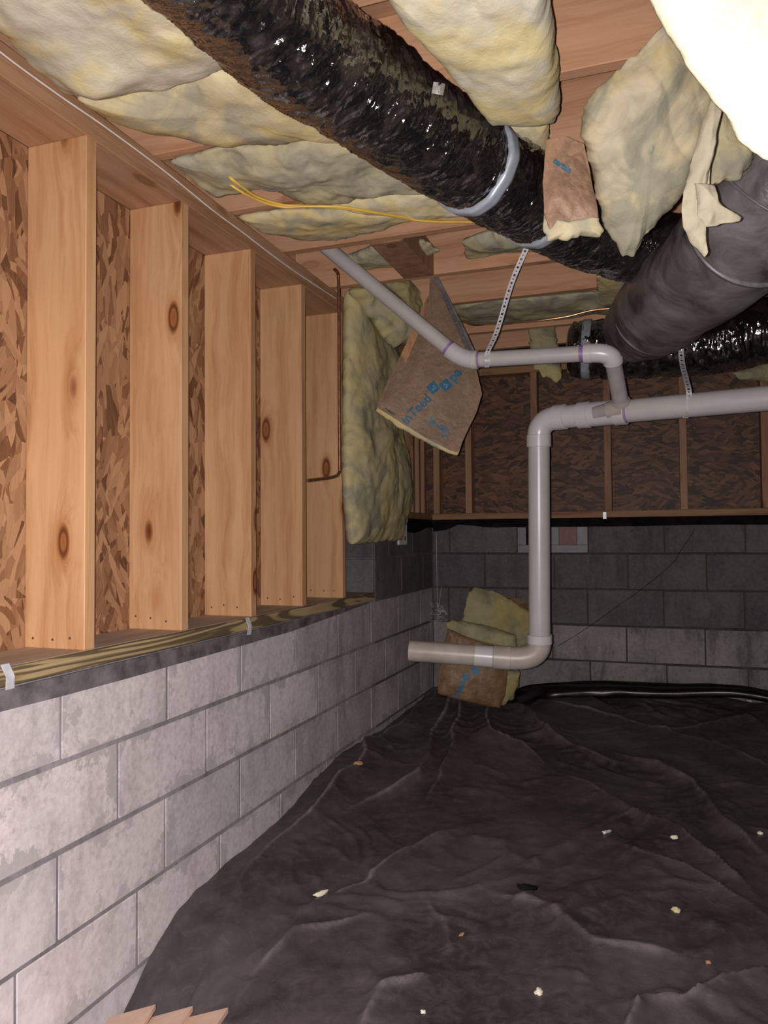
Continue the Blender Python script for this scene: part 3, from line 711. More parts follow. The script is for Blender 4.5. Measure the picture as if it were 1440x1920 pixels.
ceil_batt([(1118, 520), (1180, 505), (1240, 500), (1230, 560), (1190, 572), (1125, 572)], 1.10,
          'small yellow batt end poking out left of the grey duct', M['wool_y'], 9, 0.04, 0.01, lump=0.01)
# batt to the right of the duct
o, n, c = pad('insulation_batt', out([(700, -60), (745, 20), (790, 62), (845, 130), (880, 165), (925, 222), (1000, 224), (1040, 220), (1050, 196), (1046, 120), (1040, 60), (1022, -60), (860, -120)], lambda x, y: onZ(x, y, 1.0)),
    M['wool'], None, thick=0.09, bulge=0.012, seed=12, lump=0.016, lscale=4.5, n=200, rings=36, folds=0.016, power=8.0, edge=0.006)
tag(o, 'thick cream batt with square corner, hanging on the far side of the crinkled black duct', 'insulation', GI)
o, n, c = pad('insulation_batt', out([(925, 222), (1025, 224), (1032, 270), (1022, 310), (985, 280), (945, 250)], lambda x, y: onZ(x, y, 1.05)),
    M['wool_y'], None, thick=0.05, bulge=0.01, seed=13, lump=0.01, n=80)
tag(o, 'small dull yellow batt scrap below the square cornered batt, beside the duct band', 'insulation', GI)
# tall batt hanging down the left wall
A = [(652, 548), (662, 535), (690, 560), (735, 640), (722, 700), (735, 760), (748, 810), (757, 860), (764, 920), (766, 960), (757, 990), (752, 1012), (700, 1016), (658, 1020), (650, 940), (648, 860), (650, 700)]
o, n, c = pad('hanging_batt', out(A, lambda x, y: onX(x, y, -1.262)), M['wool_t'], None, thick=0.10, bulge=0.035, seed=21, lump=0.014, n=220, rings=40, folds=0.02, power=7.0, edge=0.01)
tag(o, 'tall yellow insulation batt hanging down the wall beside the last stud', 'insulation')
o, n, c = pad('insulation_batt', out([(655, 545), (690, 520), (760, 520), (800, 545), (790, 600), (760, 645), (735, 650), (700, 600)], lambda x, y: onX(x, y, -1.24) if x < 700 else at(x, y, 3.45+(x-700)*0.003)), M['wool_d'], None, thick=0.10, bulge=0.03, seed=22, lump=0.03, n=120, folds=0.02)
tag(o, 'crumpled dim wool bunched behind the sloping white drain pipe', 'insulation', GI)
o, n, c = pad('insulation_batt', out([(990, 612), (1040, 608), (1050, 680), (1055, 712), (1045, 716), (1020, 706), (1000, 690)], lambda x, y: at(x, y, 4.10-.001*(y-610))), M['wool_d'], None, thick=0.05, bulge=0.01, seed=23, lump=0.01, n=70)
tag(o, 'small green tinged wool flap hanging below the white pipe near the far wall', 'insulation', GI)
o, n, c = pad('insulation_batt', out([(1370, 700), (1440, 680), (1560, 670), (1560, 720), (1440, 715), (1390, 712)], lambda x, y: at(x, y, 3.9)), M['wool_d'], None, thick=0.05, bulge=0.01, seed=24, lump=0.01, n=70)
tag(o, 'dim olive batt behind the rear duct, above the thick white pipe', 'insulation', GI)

# large torn batt in front of the duct, with wisps
hb = empty('hanging_batt', at(1200, 250, 1.62)); tag(hb, 'large torn cream batt drooping over the junction of the ducts with loose wisps', 'insulation')
D1 = lambda x, y: at(x, y, 1.50+(y-150)*0.0006)
A = [(1245, 45), (1180, 110), (1125, 168), (1088, 205), (1090, 245), (1100, 290), (1112, 330), (1122, 385), (1135, 425), (1160, 462), (1168, 478), (1188, 482), (1205, 450), (1240, 405), (1262, 390), (1290, 350), (1325, 270), (1345, 200), (1330, 120), (1300, 70)]
pad('glass_wool', out(A, D1), M['wool_m'], hb, n=240, rings=50, thick=0.07, bulge=0.03, seed=31, lump=0.024, lscale=5, folds=0.04, power=7.0, edge=0.007)
A = [(1320, 190), (1345, 200), (1400, 260), (1412, 300), (1395, 330), (1350, 350), (1330, 345), (1312, 300)]
pad('glass_wool', out(A, lambda x, y: at(x, y, 1.72)), M['wool_g'], hb, n=100, thick=0.06, bulge=0.02, seed=32, lump=0.02, folds=0.02)
pad('wool_wisp', out([(1337, 178), (1353, 188), (1344, 250), (1331, 310), (1328, 380), (1320, 438), (1328, 472), (1321, 480), (1302, 462), (1284, 432), (1276, 400), (1284, 350), (1299, 290), (1316, 230)], lambda x, y: at(x, y, 1.40+(y-180)*0.0003)), M['wool_s'], hb, n=150, rings=26, thick=0.012, bulge=0.014, seed=33, lump=0.012, lscale=12, folds=0.02, power=4.0, edge=0.004)
pad('wool_wisp', out([(1303, 345), (1336, 348), (1347, 378), (1366, 395), (1391, 408), (1388, 414), (1352, 420), (1325, 424), (1306, 404)], lambda x, y: at(x, y, 1.42)), M['wool_s'], hb, n=100, rings=20, thick=0.012, bulge=0.012, seed=35, lump=0.012, lscale=12, folds=0.02, power=4.0, edge=0.003)

# batt right beside the flash: blown out by the light
A = [(1205, -40), (1235, 30), (1262, 78), (1300, 130), (1338, 182), (1365, 215), (1385, 262), (1440, 300), (1540, 330), (1640, 200), (1640, -200), (1600, -660), (1330, -640), (1200, -300)]
o, n, c = pad('hanging_batt', out(A, lambda x, y: at(x, y, 0.92)), M['wool_n'], None, thick=0.05, bulge=0.02, seed=41, lump=0.008, n=220, rings=36, power=8.0, edge=0.004)
tag(o, 'glaring burnt out batt closest to the viewer, cut off by the upper right frame corner', 'insulation')

# ------------------------------------------------------------------ kraft faced pieces
def bvh_of(o):
    me = o.data; vs = [tuple(Vector(v.co)+Vector(ORG[o.name])) for v in me.vertices]
    return BVHTree.FromPolygons(vs, [tuple(p.vertices) for p in me.polygons])
def ink_on(o_tree, name, pts_px, faces, mat, parent, lift=0.0015):
    V = []
    for x, y in pts_px:
        r = Vector(ray(x, y)).normalized(); h = o_tree.ray_cast(Vector((0, 0, 0)), r)
        if h[0] is None: h = (Vector(at(x, y, 3.3)),)
        V.append(h[0]-r*lift)
    return mk(name, V, faces, mat, parent)
def text_px(tree, name, txt, ox, oy, ang, size, mat, parent, lift=0.0015, sx=1.0, bold=0.04):
    cu = bpy.data.curves.new('t', 'FONT'); cu.body = txt; cu.size = size; cu.resolution_u = 3; cu.offset = bold*size
    to = bpy.data.objects.new('t', cu); COL.objects.link(to); bpy.context.view_layer.update()
    me = bpy.data.meshes.new_from_object(to.evaluated_get(bpy.context.evaluated_depsgraph_get()))
    b = bmesh.new(); b.from_mesh(me); bmesh.ops.remove_doubles(b, verts=b.verts, dist=1e-4*size); bmesh.ops.triangulate(b, faces=b.faces)
    bmesh.ops.subdivide_edges(b, edges=[e for e in b.edges if e.calc_length() > size*0.2], cuts=1)
    V, Fc = bm_out(b); ca, sa = math.cos(ang), math.sin(ang)
    pts = [(ox+(x*sx)*ca-y*sa, oy-(x*sx)*sa-y*ca) for x, y, z in V]
    bpy.data.objects.remove(to); bpy.data.meshes.remove(me); bpy.data.curves.remove(cu)
    return ink_on(tree, name, pts, Fc, mat, parent, lift)

kb = empty('kraft_faced_batt', at(860, 850, 3.3)); tag(kb, 'brown kraft faced batt with blue printing, hanging askew behind the bend of the white pipe', 'insulation')
DK = lambda x, y: at(x, y, 3.42-(y-510)*0.0004)
A = [(806, 508), (815, 512), (835, 552), (862, 612), (880, 650), (893, 690), (904, 738), (893, 775), (880, 800), (858, 848), (845, 845), (800, 822), (745, 788), (706, 764), (722, 725), (745, 680), (770, 630), (792, 585), (805, 550)]
kp, nn, cc = pad('kraft_paper', out(A, DK), M['kraft'], kb, n=160, rings=26, thick=0.006, bulge=0.012, seed=51, lump=0.008, lscale=4, power=10.0, edge=0.0015, back=0.1)
A2 = [(812, 530), (836, 570), (862, 620), (878, 655), (890, 695), (900, 742), (890, 780), (876, 806), (860, 854), (840, 848), (800, 829), (742, 796), (704, 770), (722, 730), (745, 686), (772, 636), (796, 590)]
pad('glass_wool', [p+CF*0.035 for p in out(A2, DK)], M['wool_y'], kb, n=130, rings=16, thick=0.05, bulge=0.0, seed=52, lump=0.006, power=8.0, edge=0.006)
# folded paper flange along the left edge
fl_ = []
for t, wd in zip(np.linspace(0, 1, 20), np.interp(np.linspace(0, 1, 20), [0, .3, 1], [4, 12, 16])):
    x = 800+(706-800)*t; y = 560+(764-560)*t; fl_.append((x, y, wd))
V = []; Fc = []
for i, (x, y, wd) in enumerate(fl_):
    V += [tuple(at(x, y, 3.36)), tuple(at(x+wd, y+wd*0.5, 3.345)), tuple(at(x+wd, y+wd*0.5, 3.352)), tuple(at(x, y, 3.372))]
    if i:
        a = (i-1)*4; b2 = i*4
        for k in range(4): Fc.append([a+k, a+(k+1) % 4, b2+(k+1) % 4, b2+k])
mk('paper_flange', V, Fc, M['kraft_o'], kb)
# dark tarred edge at the upper right
V = []; Fc = []
for i, (x, y) in enumerate([(806, 506), (818, 528), (835, 560), (855, 600), (872, 635), (888, 672)]):
    V += [tuple(at(x-2, y, 3.35)), tuple(at(x+7, y-2, 3.35)), tuple(at(x+7, y-2, 3.36)), tuple(at(x-2, y, 3.36))]
    if i:
        a = (i-1)*4; b2 = i*4
        for k in range(4): Fc.append([a+k, a+(k+1) % 4, b2+(k+1) % 4, b2+k])
mk('tarred_edge', V, Fc, M['flash'], kb)
tr = bvh_of(kp); AN = math.radians(45)
text_px(tr, 'printed_lettering', 'inTeed', 762, 797, AN, 25, M['ink'], kb, sx=0.98, bold=0.022)
text_px(tr, 'printed_lettering', 'pa', 851, 717, math.radians(49), 26, M['ink'], kb)
def px_quad(tree, name, cx, cy, s, ang, mat, parent, lift=0.0015):
    ca, sa = math.cos(ang), math.sin(ang); g = np.linspace(-1, 1, 4); V = [(cx+(a*ca-b*sa)*s, cy-(a*sa+b*ca)*s) for b in g for a in g]
    Fc = [[j*4+i, j*4+i+1, (j+1)*4+i+1, (j+1)*4+i] for j in range(3) for i in range(3)]
    return ink_on(tree, name, V, Fc, mat, parent, lift)
px_quad(tr, 'printed_square', 812, 727, 9.5, math.radians(38), M['ink'], kb)
px_quad(tr, 'printed_square', 836, 722, 9.5, math.radians(38), M['ink'], kb)
M['inkl'] = plain('light_ink', (0.10, 0.25, 0.33), 0.6)
for dx, dy in ((1, -3), (4, 1), (0, 3)): px_quad(tr, 'printed_mark', 812+dx, 727+dy, 1.6, math.radians(38), M['inkl'], kb, 0.0025)
for dx, dy in ((-2, -1), (2, 0), (1, 4)): px_quad(tr, 'printed_mark', 836+dx, 722+dy, 1.6, math.radians(38), M['inkl'], kb, 0.0025)
def px_stroke(tree, name, pts, wd, mat, parent):
    P = smooth_path([(x, y, 0) for x, y in pts], 5*len(pts)); V = []; Fc = []
    T = np.gradient(P, axis=0); T /= np.linalg.norm(T, axis=1)[:, None]
    for i, (p, t) in enumerate(zip(P, T)):
        w2 = wd/2*(wd and 1); V += [(p[0]-t[1]*w2, p[1]+t[0]*w2), (p[0]+t[1]*w2, p[1]-t[0]*w2)]
        if i: Fc.append([2*i-2, 2*i-1, 2*i+1, 2*i])
    return ink_on(tree, name, V, Fc, mat, parent)
px_stroke(tr, 'printed_hook', [(803, 790), (812, 795), (822, 799), (833, 801), (839, 808), (834, 817), (824, 816)], 5.5, M['inkp'], kb)
px_stroke(tr, 'printed_hook', [(808, 783), (814, 792)], 7, M['inkp'], kb)
px_stroke(tr, 'printed_hook', [(824, 799), (832, 806)], 8, M['ink'], kb)
px_stroke(tr, 'printed_mark', [(723, 765), (730, 771), (736, 777)], 1.5, M['inkk'], kb); px_stroke(tr, 'printed_mark', [(733, 768), (728, 772), (736, 773), (740, 778)], 1.5, M['inkk'], kb)

# kraft faced batt dangling in front of the duct
k2 = empty('kraft_faced_batt', at(1070, 450, 1.75)); tag(k2, 'short kraft faced batt with crumpled brown paper hanging against the crinkled black duct', 'insulation')
A = [(1024, 262), (1060, 255), (1095, 270), (1108, 330), (1118, 385), (1122, 412), (1080, 425), (1030, 432), (1020, 400), (1018, 340)]
kp2, nn, cc = pad('kraft_paper', out(A, lambda x, y: at(x, y, 1.82)), M['kraft_near'], k2, n=140, rings=30, thick=0.006, bulge=0.008, seed=61, lump=0.012, lscale=9, folds=0.015, power=10.0, edge=0.001, back=0.1)
A = [(1022, 405), (1060, 415), (1122, 405), (1132, 430), (1128, 442), (1090, 438), (1070, 446), (1050, 444), (1030, 449), (1020, 435)]
pad('glass_wool', [p+CF*0.01 for p in out(A, lambda x, y: at(x, y, 1.82))], M['wool_y'], k2, n=110, rings=14, thick=0.03, bulge=0.004, seed=62, lump=0.006, edge=0.006)
A = [(1028, 268), (1092, 268), (1115, 385), (1120, 410), (1024, 415)]
pad('glass_wool', [p+CF*0.03 for p in out(A, lambda x, y: at(x, y, 1.84))], M['wool_y'], k2, n=80, rings=10, thick=0.03, bulge=0.0, seed=63, lump=0.004, edge=0.003)
tr2 = bvh_of(kp2)
text_px(tr2, 'printed_lettering', 'certain', 1036, 304, math.radians(-34), 17, M['ink'], k2, sx=0.8)

# ------------------------------------------------------------------ ducts
def crinkle(amp, fs, seed, twist=0.5):
    def f(L, A, PP):
        q = np.stack([L*55+twist*A*3, np.cos(A)*1.9, np.sin(A)*1.9], -1)
        q2 = np.stack([L*11, np.cos(A)*1.4, np.sin(A)*1.4], -1)
        return amp*(ridged(q*fs+fbm(q2, seed+7, 2)[..., None]*0.8, seed, 3)-0.5)*2.0+amp*0.6*fbm(q2, seed+3, 3)
    return f
dz = 0.945
dp = [onZ(300, -170, dz)*3-onZ(548, 75, dz)*2, onZ(300, -170, dz)*2-onZ(548, 75, dz), onZ(300, -170, dz), onZ(548, 75, dz), onZ(700, 180, dz), onZ(850, 285, dz-.005), onZ(930, 335, dz-.01), onZ(1010, 382, dz-.015), onZ(1110, 432, dz-.03), at(1200, 462, 2.55), at(1290, 478, 2.42)]
dd = empty('flexible_duct', tuple(dp[3])); tag(dd, 'long flexible duct in crinkled shiny black film running diagonally under the joists', 'duct')
P = smooth_path(dp, 1150)
slv = sweep('duct_sleeve', P, 0.115, M['foil'], dd, seg=150, disp=crinkle(0.0062, 1.0, 80))
def band(px, py, path, r, wd, mat, parent, name='clamp_band'):
    best = min(range(len(path)), key=lambda i: (720+F*np.dot(path[i], CR)/np.dot(path[i], CF)-px)**2+(960-F*np.dot(path[i], CU)/np.dot(path[i], CF)-py)**2)
    t = path[min(best+1, len(path)-1)]-path[best-1]; t /= np.linalg.norm(t); c = path[best]
    Pb = np.array([c-t*wd/2*1.0, c-t*wd/2*0.98, c-t*wd*0.2, c+t*wd*0.2, c+t*wd/2*0.98, c+t*wd/2]); R = [r-0.012, r, r+0.0012, r+0.0012, r, r-0.012]
    def ds(L, A, PP): return 0.0022*np.sin(A*5+1)+0.0012*np.sin(A*13)
    sweep(name, Pb, np.array(R), mat, parent, seg=72, caps=False, disp=ds)
band(897, 300, P, 0.124, 0.036, M['tape'], dd); band(1000, 400, P, 0.123, 0.035, M['tape'], dd)
box_ = at(818, 168, 1.62)
# small tag on the sleeve
px_quad(bvh_of(slv), 'sleeve_label', 822, 166, 11, math.radians(-10), M['white'], dd, 0.004)

g1 = [at(1188, 622, 3.15), at(1225, 592, 2.9), at(1290, 535, 2.45), at(1360, 478, 2.17), at(1420, 415, 1.98), at(1475, 340, 1.88), at(1560, 300, 1.92), at(1700, 310, 2.1), at(2000, 360, 2.5), at(2400, 380, 3.2)]
dg = empty('trunk_duct', tuple(g1[2])); tag(dg, 'smooth thick duct in dusty dark grey wrap bending up at the frame edge', 'duct')
P = smooth_path(g1, 180)
def dsg(L, A, PP):
    q = np.stack([L*5, np.cos(A)*1.2, np.sin(A)*1.2], -1); return 0.007*fbm(q, 91, 3)+0.0028*ridged(q*2.4, 95, 2)
k = np.linspace(0, 1, 180); rad = np.interp(k, [0, .013, .065, .08, .13, 1], [.118, .128, .128, .150, .158, .158])
sweep('duct_sleeve', P, rad, M['grey'], dg, seg=80, disp=dsg)
M['seam'] = plain('grey_seam', (0.13, 0.12, 0.125), 0.4, nscale=40, nvar=0.3)
def ring(path, i, r, wd, mat, parent, name):
    t = path[min(i+1, len(path)-1)]-path[i-1]; t /= np.linalg.norm(t); c = path[i]
    Pb = np.array([c-t*wd/2, c-t*wd*.49, c+t*wd*.49, c+t*wd/2]); sweep(name, Pb, np.array([r-.012, r, r, r-.012]), mat, parent, seg=64, caps=False)
ring(P, 24, 0.161, 0.012, M['seam'], dg, 'wrap_seam'); ring(P, 76, 0.168, 0.008, M['seam'], dg, 'wrap_seam'); ring(P, 94, 0.168, 0.006, M['seam'], dg, 'wrap_seam')

g2 = [at(1062, 655, 3.75), at(1110, 655, 3.72), at(1250, 650, 3.6), at(1350, 640, 3.5), at(1440, 618, 3.4), at(1560, 590, 3.3), at(1700, 560, 3.2)]
d3 = empty('flexible_duct', tuple(g2[2])); tag(d3, 'second crinkled black duct lying behind the grey duct near the far wall', 'duct')
P = smooth_path(g2, 300)
k = np.linspace(0, 1, 300); rad = np.interp(k, [0, .01, .04, .2, 1], [.07, .10, .128, .135, .14])
sweep('duct_sleeve', P, rad, M['foil'], d3, seg=100, disp=crinkle(0.008, .9, 120))
band(1100, 665, P, 0.139, 0.04, M['tape'], d3)

# ------------------------------------------------------------------ drain pipes
dr = empty('drain_pipe', at(1012, 1235, 3.25)); tag(dr, 'white plastic drain pipe run with elbows, rising and joining a thin branch', 'pipe')
R2 = 0.0301; R3 = 0.0445
def A_(t): return at(*t)
def bend(p0, c, p1, n=18):
    p0, c, p1 = map(np.array, (p0, c, p1)); t = np.linspace(0, 1, n)[:, None]
    return (1-t)**2*p0+2*t*(1-t)*c+t*t*p1
def hub(name, a, b, r, mat, parent=None):
    a = np.array(a); b = np.array(b); t = (b-a)/np.linalg.norm(b-a)
    Pb = np.array([a, a+t*.0015, b-t*.0015, b]); return sweep(name, Pb, np.array([r-.0025, r, r, r-.0025]), mat, parent or dr, seg=40)
def lerp(a, b, t): a = np.array(a); b = np.array(b); return a+(b-a)*t
# thin branch
s0 = at(598, 452, 3.18); c1 = at(868, 676, 3.07); c2 = at(1146, 660, 2.86); c3 = at(1165, 760, 2.985)
def along(a, b, px):   # point on a-b at image x = px
    lo, hi = 0., 1.
    for _ in range(40):
        m_ = (lo+hi)/2; p = lerp(a, b, m_); x = 720+F*np.dot(p, CR)/np.dot(p, CF)
        if (x < px) == (b @ CR/(b @ CF) > a @ CR/(a @ CF)): lo = m_
        else: hi = m_
    return lerp(a, b, lo)
e1a = along(s0, c1, 843); e1b = along(c1, c2, 895)
sweep('pipe', np.array([s0, lerp(s0, e1a, .5), e1a]), R2, M['pvc'], dr, seg=36)
hub('primer_ring', along(s0, c1, 838), along(s0, c1, 844), R2+.0008, M['primer'])
eb = bend(e1a, lerp(c1, c1, 0), e1b, 24)
sweep('elbow_fitting', eb, R2+.0055, M['pvc_fit'], dr, seg=36)
hub('fitting_hub', along(c1, c2, 884), along(c1, c2, 896), R2+.0072, M['pvc_fit'])
hub('primer_ring', along(c1, c2, 896), along(c1, c2, 900), R2+.0009, M['primer'])
e2a = along(c1, c2, 1108)
sweep('pipe', np.array([e1b, lerp(e1b, e2a, .5), e2a]), R2, M['pvc'], dr, seg=36)
hub('primer_ring', along(c1, c2, 1086), along(c1, c2, 1095), R2+.0009, M['primer'])
hub('fitting_hub', along(c1, c2, 1094), along(c1, c2, 1110), R2+.0062, M['pvc_fit'])
e2b = lerp(c2, c3, .16)
sweep('elbow_fitting', bend(e2a, c2, e2b, 24), R2+.005, M['pvc_fit'], dr, seg=36)
hub('fitting_hub', lerp(c2, c3, .12), lerp(c2, c3, .2), R2+.0064, M['pvc_fit'])
M['pvc_grey'] = plain('shaded_pvc', (0.30, 0.27, 0.26), 0.4, nscale=12, nvar=0.15, bstr=0)  # drop, branch and bore: their shade is put into a greyer colour
sweep('pipe', np.array([e2b, lerp(e2b, c3, .5), lerp(e2b, c3, .97)]), R2, M['pvc_grey'], dr, seg=36)
# main run
m0 = at(768, 1220, 3.34); mc = at(1012, 1238, 3.24); mu = at(1010, 786, 3.22); mr = at(1760, 717, 2.42)
wy = along(mu, mr, 1175)
eA = along(mc, m0, 957); eB = lerp(mc, mu, .075); eC = lerp(mc, mu, .915); eD = along(mu, mr, 1048)
jl = along(m0, mc, 925)
st = sweep('pipe', np.array([m0, lerp(m0, jl, .5), along(m0, mc, 893)]), R3, M['pvc_old'], dr, seg=44, caps=False)
# open pipe end
inn = [m0+(jl-m0)*0.0, m0+(jl-m0)*.3]; sweep('pipe_bore', np.array(inn), R3-.006, M['pvc_grey'], dr, seg=44, caps=False)
V1 = []; Fr = []
T, N, B_ = frames(np.array([m0, jl])); 
for j in range(44):
    a = j/44*2*math.pi; d = np.cos(a)*N[0]+np.sin(a)*B_[0]; V1 += [m0+d*R3, m0+d*(R3-.006)]
for j in range(44): k2_ = (j+1) % 44; Fr.append([2*j, 2*j+1, 2*k2_+1, 2*k2_])
mk('pipe_rim', V1, Fr, M['pvc_old'], dr)
hub('coupling', along(m0, mc, 890), jl, R3+.001, M['pvc_fit'])
hub('fitting_hub', jl, along(m0, mc, 958), R3+.0055, M['pvc_old'])
sweep('elbow_fitting', bend(eA, mc, eB, 26), R3+.0035, M['pvc_old'], dr, seg=44)
hub('fitting_hub', lerp(mc, mu, .07), lerp(mc, mu, .108), R3+.0075, M['pvc_fit'])
sweep('pipe', np.array([lerp(mc, mu, .1), lerp(mc, mu, .5), lerp(mc, mu, .9)]), R3, M['pvc'], dr, seg=44)
hub('fitting_hub', lerp(mc, mu, .885), lerp(mc, mu, .935), R3+.0065, M['pvc_fit'])
sweep('elbow_fitting', bend(lerp(mc, mu, .925), mu, eD, 26), R3+.0035, M['pvc_fit'], dr, seg=44)
hub('fitting_hub', along(mu, mr, 1040), along(mu, mr, 1062), R3+.0075, M['pvc_fit'])
hub('pipe', along(mu, mr, 1060), along(mu, mr, 1088), R3+.002, M['pvc_fit'])
wye = hub('wye_fitting', along(mu, mr, 1085), wy, R3+.0045, M['pvc_fit'])
hub('fitting_hub', along(mu, mr, 1085), along(mu, mr, 1106), R3+.0085, M['pvc_fit'])
hub('fitting_hub', along(mu, mr, 1153), wy, R3+.0080, M['pvc_fit'])
hub('primer_ring', wy, along(mu, mr, 1179), R3+.0012, M['primer'])
wb0 = along(mu, mr, 1112)-CF*0.028; wb1 = at(1162, 766, 2.99)
sweep('wye_branch', np.array([wb0, lerp(wb0, wb1, .5), wb1]), R2*1.02, M['pvc_grey'], dr, seg=36)
hub('fitting_hub', lerp(wb0, wb1, .52), lerp(wb0, wb1, 1.12), R2+.0045, M['pvc_old'])
hub('fitting_hub', lerp(c2, c3, .90), lerp(c2, c3, .985), R2+.0055, M['pvc_old'])
sweep('pipe', np.array([wy, lerp(wy, mr, .5), mr]), R3, M['pvc'], dr, seg=44)

# ------------------------------------------------------------------ perforated hanger straps
def strap(pts, side, wd=0.0185, step=0.0145, label='', mat=None, name='hanger_strap', hs=0.27, n_=None):
    P0 = smooth_path(pts, 200); L = np.concatenate([[0], np.cumsum(np.linalg.norm(np.diff(P0, axis=0), axis=1))])
    n = int(L[-1]/step); s = np.linspace(0, L[-1], 2*n+1); P = np.stack([np.interp(s, L, P0[:, k]) for k in range(3)], 1)
    T = np.gradient(P, axis=0); T /= np.linalg.norm(T, axis=1)[:, None]
    sd = np.array(side, float); V = []; Fc = []
    for i in range(n):
        c = P[2*i+1]; t = T[2*i+1]; a = P[2*i]; b = P[2*i+2]
        x = sd-t*np.dot(sd, t); x /= np.linalg.norm(x); nr = np.cross(t, x)*0.0006
        hr = wd*hs if i % 2 == 0 else wd*hs*0.55
        outer = [a-x*wd/2, a, a+x*wd/2, c+x*wd/2, b+x*wd/2, b, b-x*wd/2, c-x*wd/2]
        ang = [math.radians(q) for q in (-135, -90, -45, 0, 45, 90, 135, 180)]
        inner = [c+x*math.cos(q)*hr+t*math.sin(q)*hr for q in ang]
        for sgn in (1, -1):
            o0 = len(V); V += [p+nr*sgn for p in outer]+[p+nr*sgn for p in inner]
            for k in range(8): Fc.append([o0+k, o0+(k+1) % 8, o0+8+(k+1) % 8, o0+8+k])
    o = mk(name, V, Fc, mat or M['zinc'], None)
    tag(o, label, 'strap', 'perforated steel hanger straps'); return o
pa = along(c1, c2, 912)
strap([at(993, 452, 2.72), at(960, 529, 2.79), at(932, 620, 2.90), pa+CU*.02-CF*(R2+.004), pa-CF*(R2+.004)-CU*.012, pa-CU*(R2+.003)-CF*.01], CR, label='bright perforated metal strap slanting from the joist to the thin white pipe')
strap([at(833, 556, 3.33), at(858, 610, 3.25), at(884, 665, 3.16), pa+CF*(R2+.003)+CU*.012, pa+CF*(R2+.002)-CU*.015], CR, label='dull perforated strap running along the edge of the kraft faced batt', mat=M['seam'])
pc = along(mu, mr, 1283)
strap([at(1276, 640, 3.05), at(1279, 680, 3.0), pc+CU*(R3+.02)-CF*(R3*.8), pc+CU*.02-CF*(R3+.003), pc-CU*.02-CF*(R3+.001), pc-CU*(R3+.002)-CF*.01], CR, wd=0.021, label='vertical bright perforated strap holding the thick white pipe')
strap([at(1180, 500, 3.1), at(1186, 545, 3.1), at(1192, 600, 3.05)], CR, wd=0.016, label='short rusty dark perforated strap beside the end of the grey duct', mat=M['seam'])

# ------------------------------------------------------------------ cables, copper, string
def line(name, pts, r, mat, label, cat, group=None, n=80, seg=10, w=0.0):
    P = smooth_path(pts, n); 
    o = sweep(name, P, r, mat, None, seg=seg); tag(o, label, cat, group); return o
ccz = 1.015
line('electric_cable', [onZ(400, 318, 1.10), onZ(424, 328, 1.04), onZ(440, 340, ccz), onZ(480, 368, ccz), onZ(530, 384, ccz), onZ(570, 386, ccz), onZ(640, 390, ccz), onZ(720, 402, ccz+.01), onZ(790, 414, ccz+.02), onZ(850, 416, 1.045), onZ(930, 416, 1.06), onZ(1000, 417, 1.07)], 0.0042, M['cable'],
     'yellow electric cable, the one drooping straighter under the joist bay', 'cable', 'yellow cables')
line('electric_cable', [onZ(405, 325, 1.09), onZ(418, 336, 1.04), onZ(450, 358, 1.01), onZ(490, 378, 1.01), onZ(530, 388, 1.008), onZ(572, 387, 1.008), onZ(640, 388, 1.01), onZ(700, 398, 1.012), onZ(760, 408, 1.03), onZ(790, 412, 1.04), onZ(830, 415, 1.055)], 0.0038, M['cable'],
     'yellow electric cable making the lower loop beneath the greenish batt', 'cable', 'yellow cables')
line('copper_pipe', [onX(627, 505, -1.27), onX(633, 512, -1.27), onX(635, 530, -1.27), onX(635.5, 600, -1.27), onX(636, 750, -1.27), onX(637, 870, -1.27), onX(636, 886, -1.27), onX(629, 893, -1.27), onX(610, 897, -1.27), onX(577, 901, -1.27)], 0.0068, M['copper'],
     'thin tarnished copper pipe dropping past the last stud and turning toward the studs', 'pipe', n=200, seg=14)
line('copper_line', [at(866, 604, 3.7), at(920, 607, 3.62), at(1000, 602, 3.5), at(1060, 594, 3.45), at(1110, 582, 3.42), at(1150, 578, 3.4)], 0.0045, M['bronze'], 'thin shiny copper line along the rear joist', 'pipe')
line('string', [onX(-30, 62, -1.314), onX(0, 97, -1.314), onX(110, 178, -1.314), onX(200, 240, -1.314), onX(305, 318, -1.314), onX(400, 395, -1.314), onX(450, 432, -1.314), onX(540, 500, -1.314), onX(630, 560, -1.314)], 0.0022, M['string'], 'thin white string running along the top plate above the studs', 'string', n=120)

# ------------------------------------------------------------------ small wall things
def metal_clip(px, py0, py1, Xp, label, lean=0.0):
    a = onX(px, py0, Xp); b = onX(px+lean, py1, Xp); wv = np.array([0, 0.011, 0]); m_ = (a+b)/2+np.array([.004, 0.004, 0]); V = []; Fc = []
    for p in (a, m_, b):
        V += [p-wv, p+wv, p+wv+np.array([.002, 0, 0]), p-wv+np.array([.002, 0, 0])]
    for i in range(2):
        for k in range(4): Fc.append([i*4+k, i*4+(k+1) % 4, i*4+4+(k+1) % 4, i*4+4+k])
    Fc += [[0, 1, 2, 3], [11, 10, 9, 8]]
    o = mk('anchor_strap', V, Fc, M['zinc'], None); tag(o, label, 'bracket', 'sill anchor straps'); return o
metal_clip(8, 1245, 1292, WX+0.010, 'short crumpled metal strap over the dark sill edge near the closest stud', 10)
metal_clip(463, 1158, 1190, WX+0.010, 'short pale metal strap bent over the dark sill edge below the third stud', 4)
V, Fc = box_vf(*(lambda a: (a[0]-.010, a[0]+.010, BY-0.016, BY-0.013, a[2]-.022, a[2]+.018))(onY(1134, 966, BY)), 0.001); o = mk('anchor_clip', V, Fc, M['zinc']); tag(o, 'small bright metal clip on the far sill below a stud', 'bracket')
a = onY(866, 0, BY)
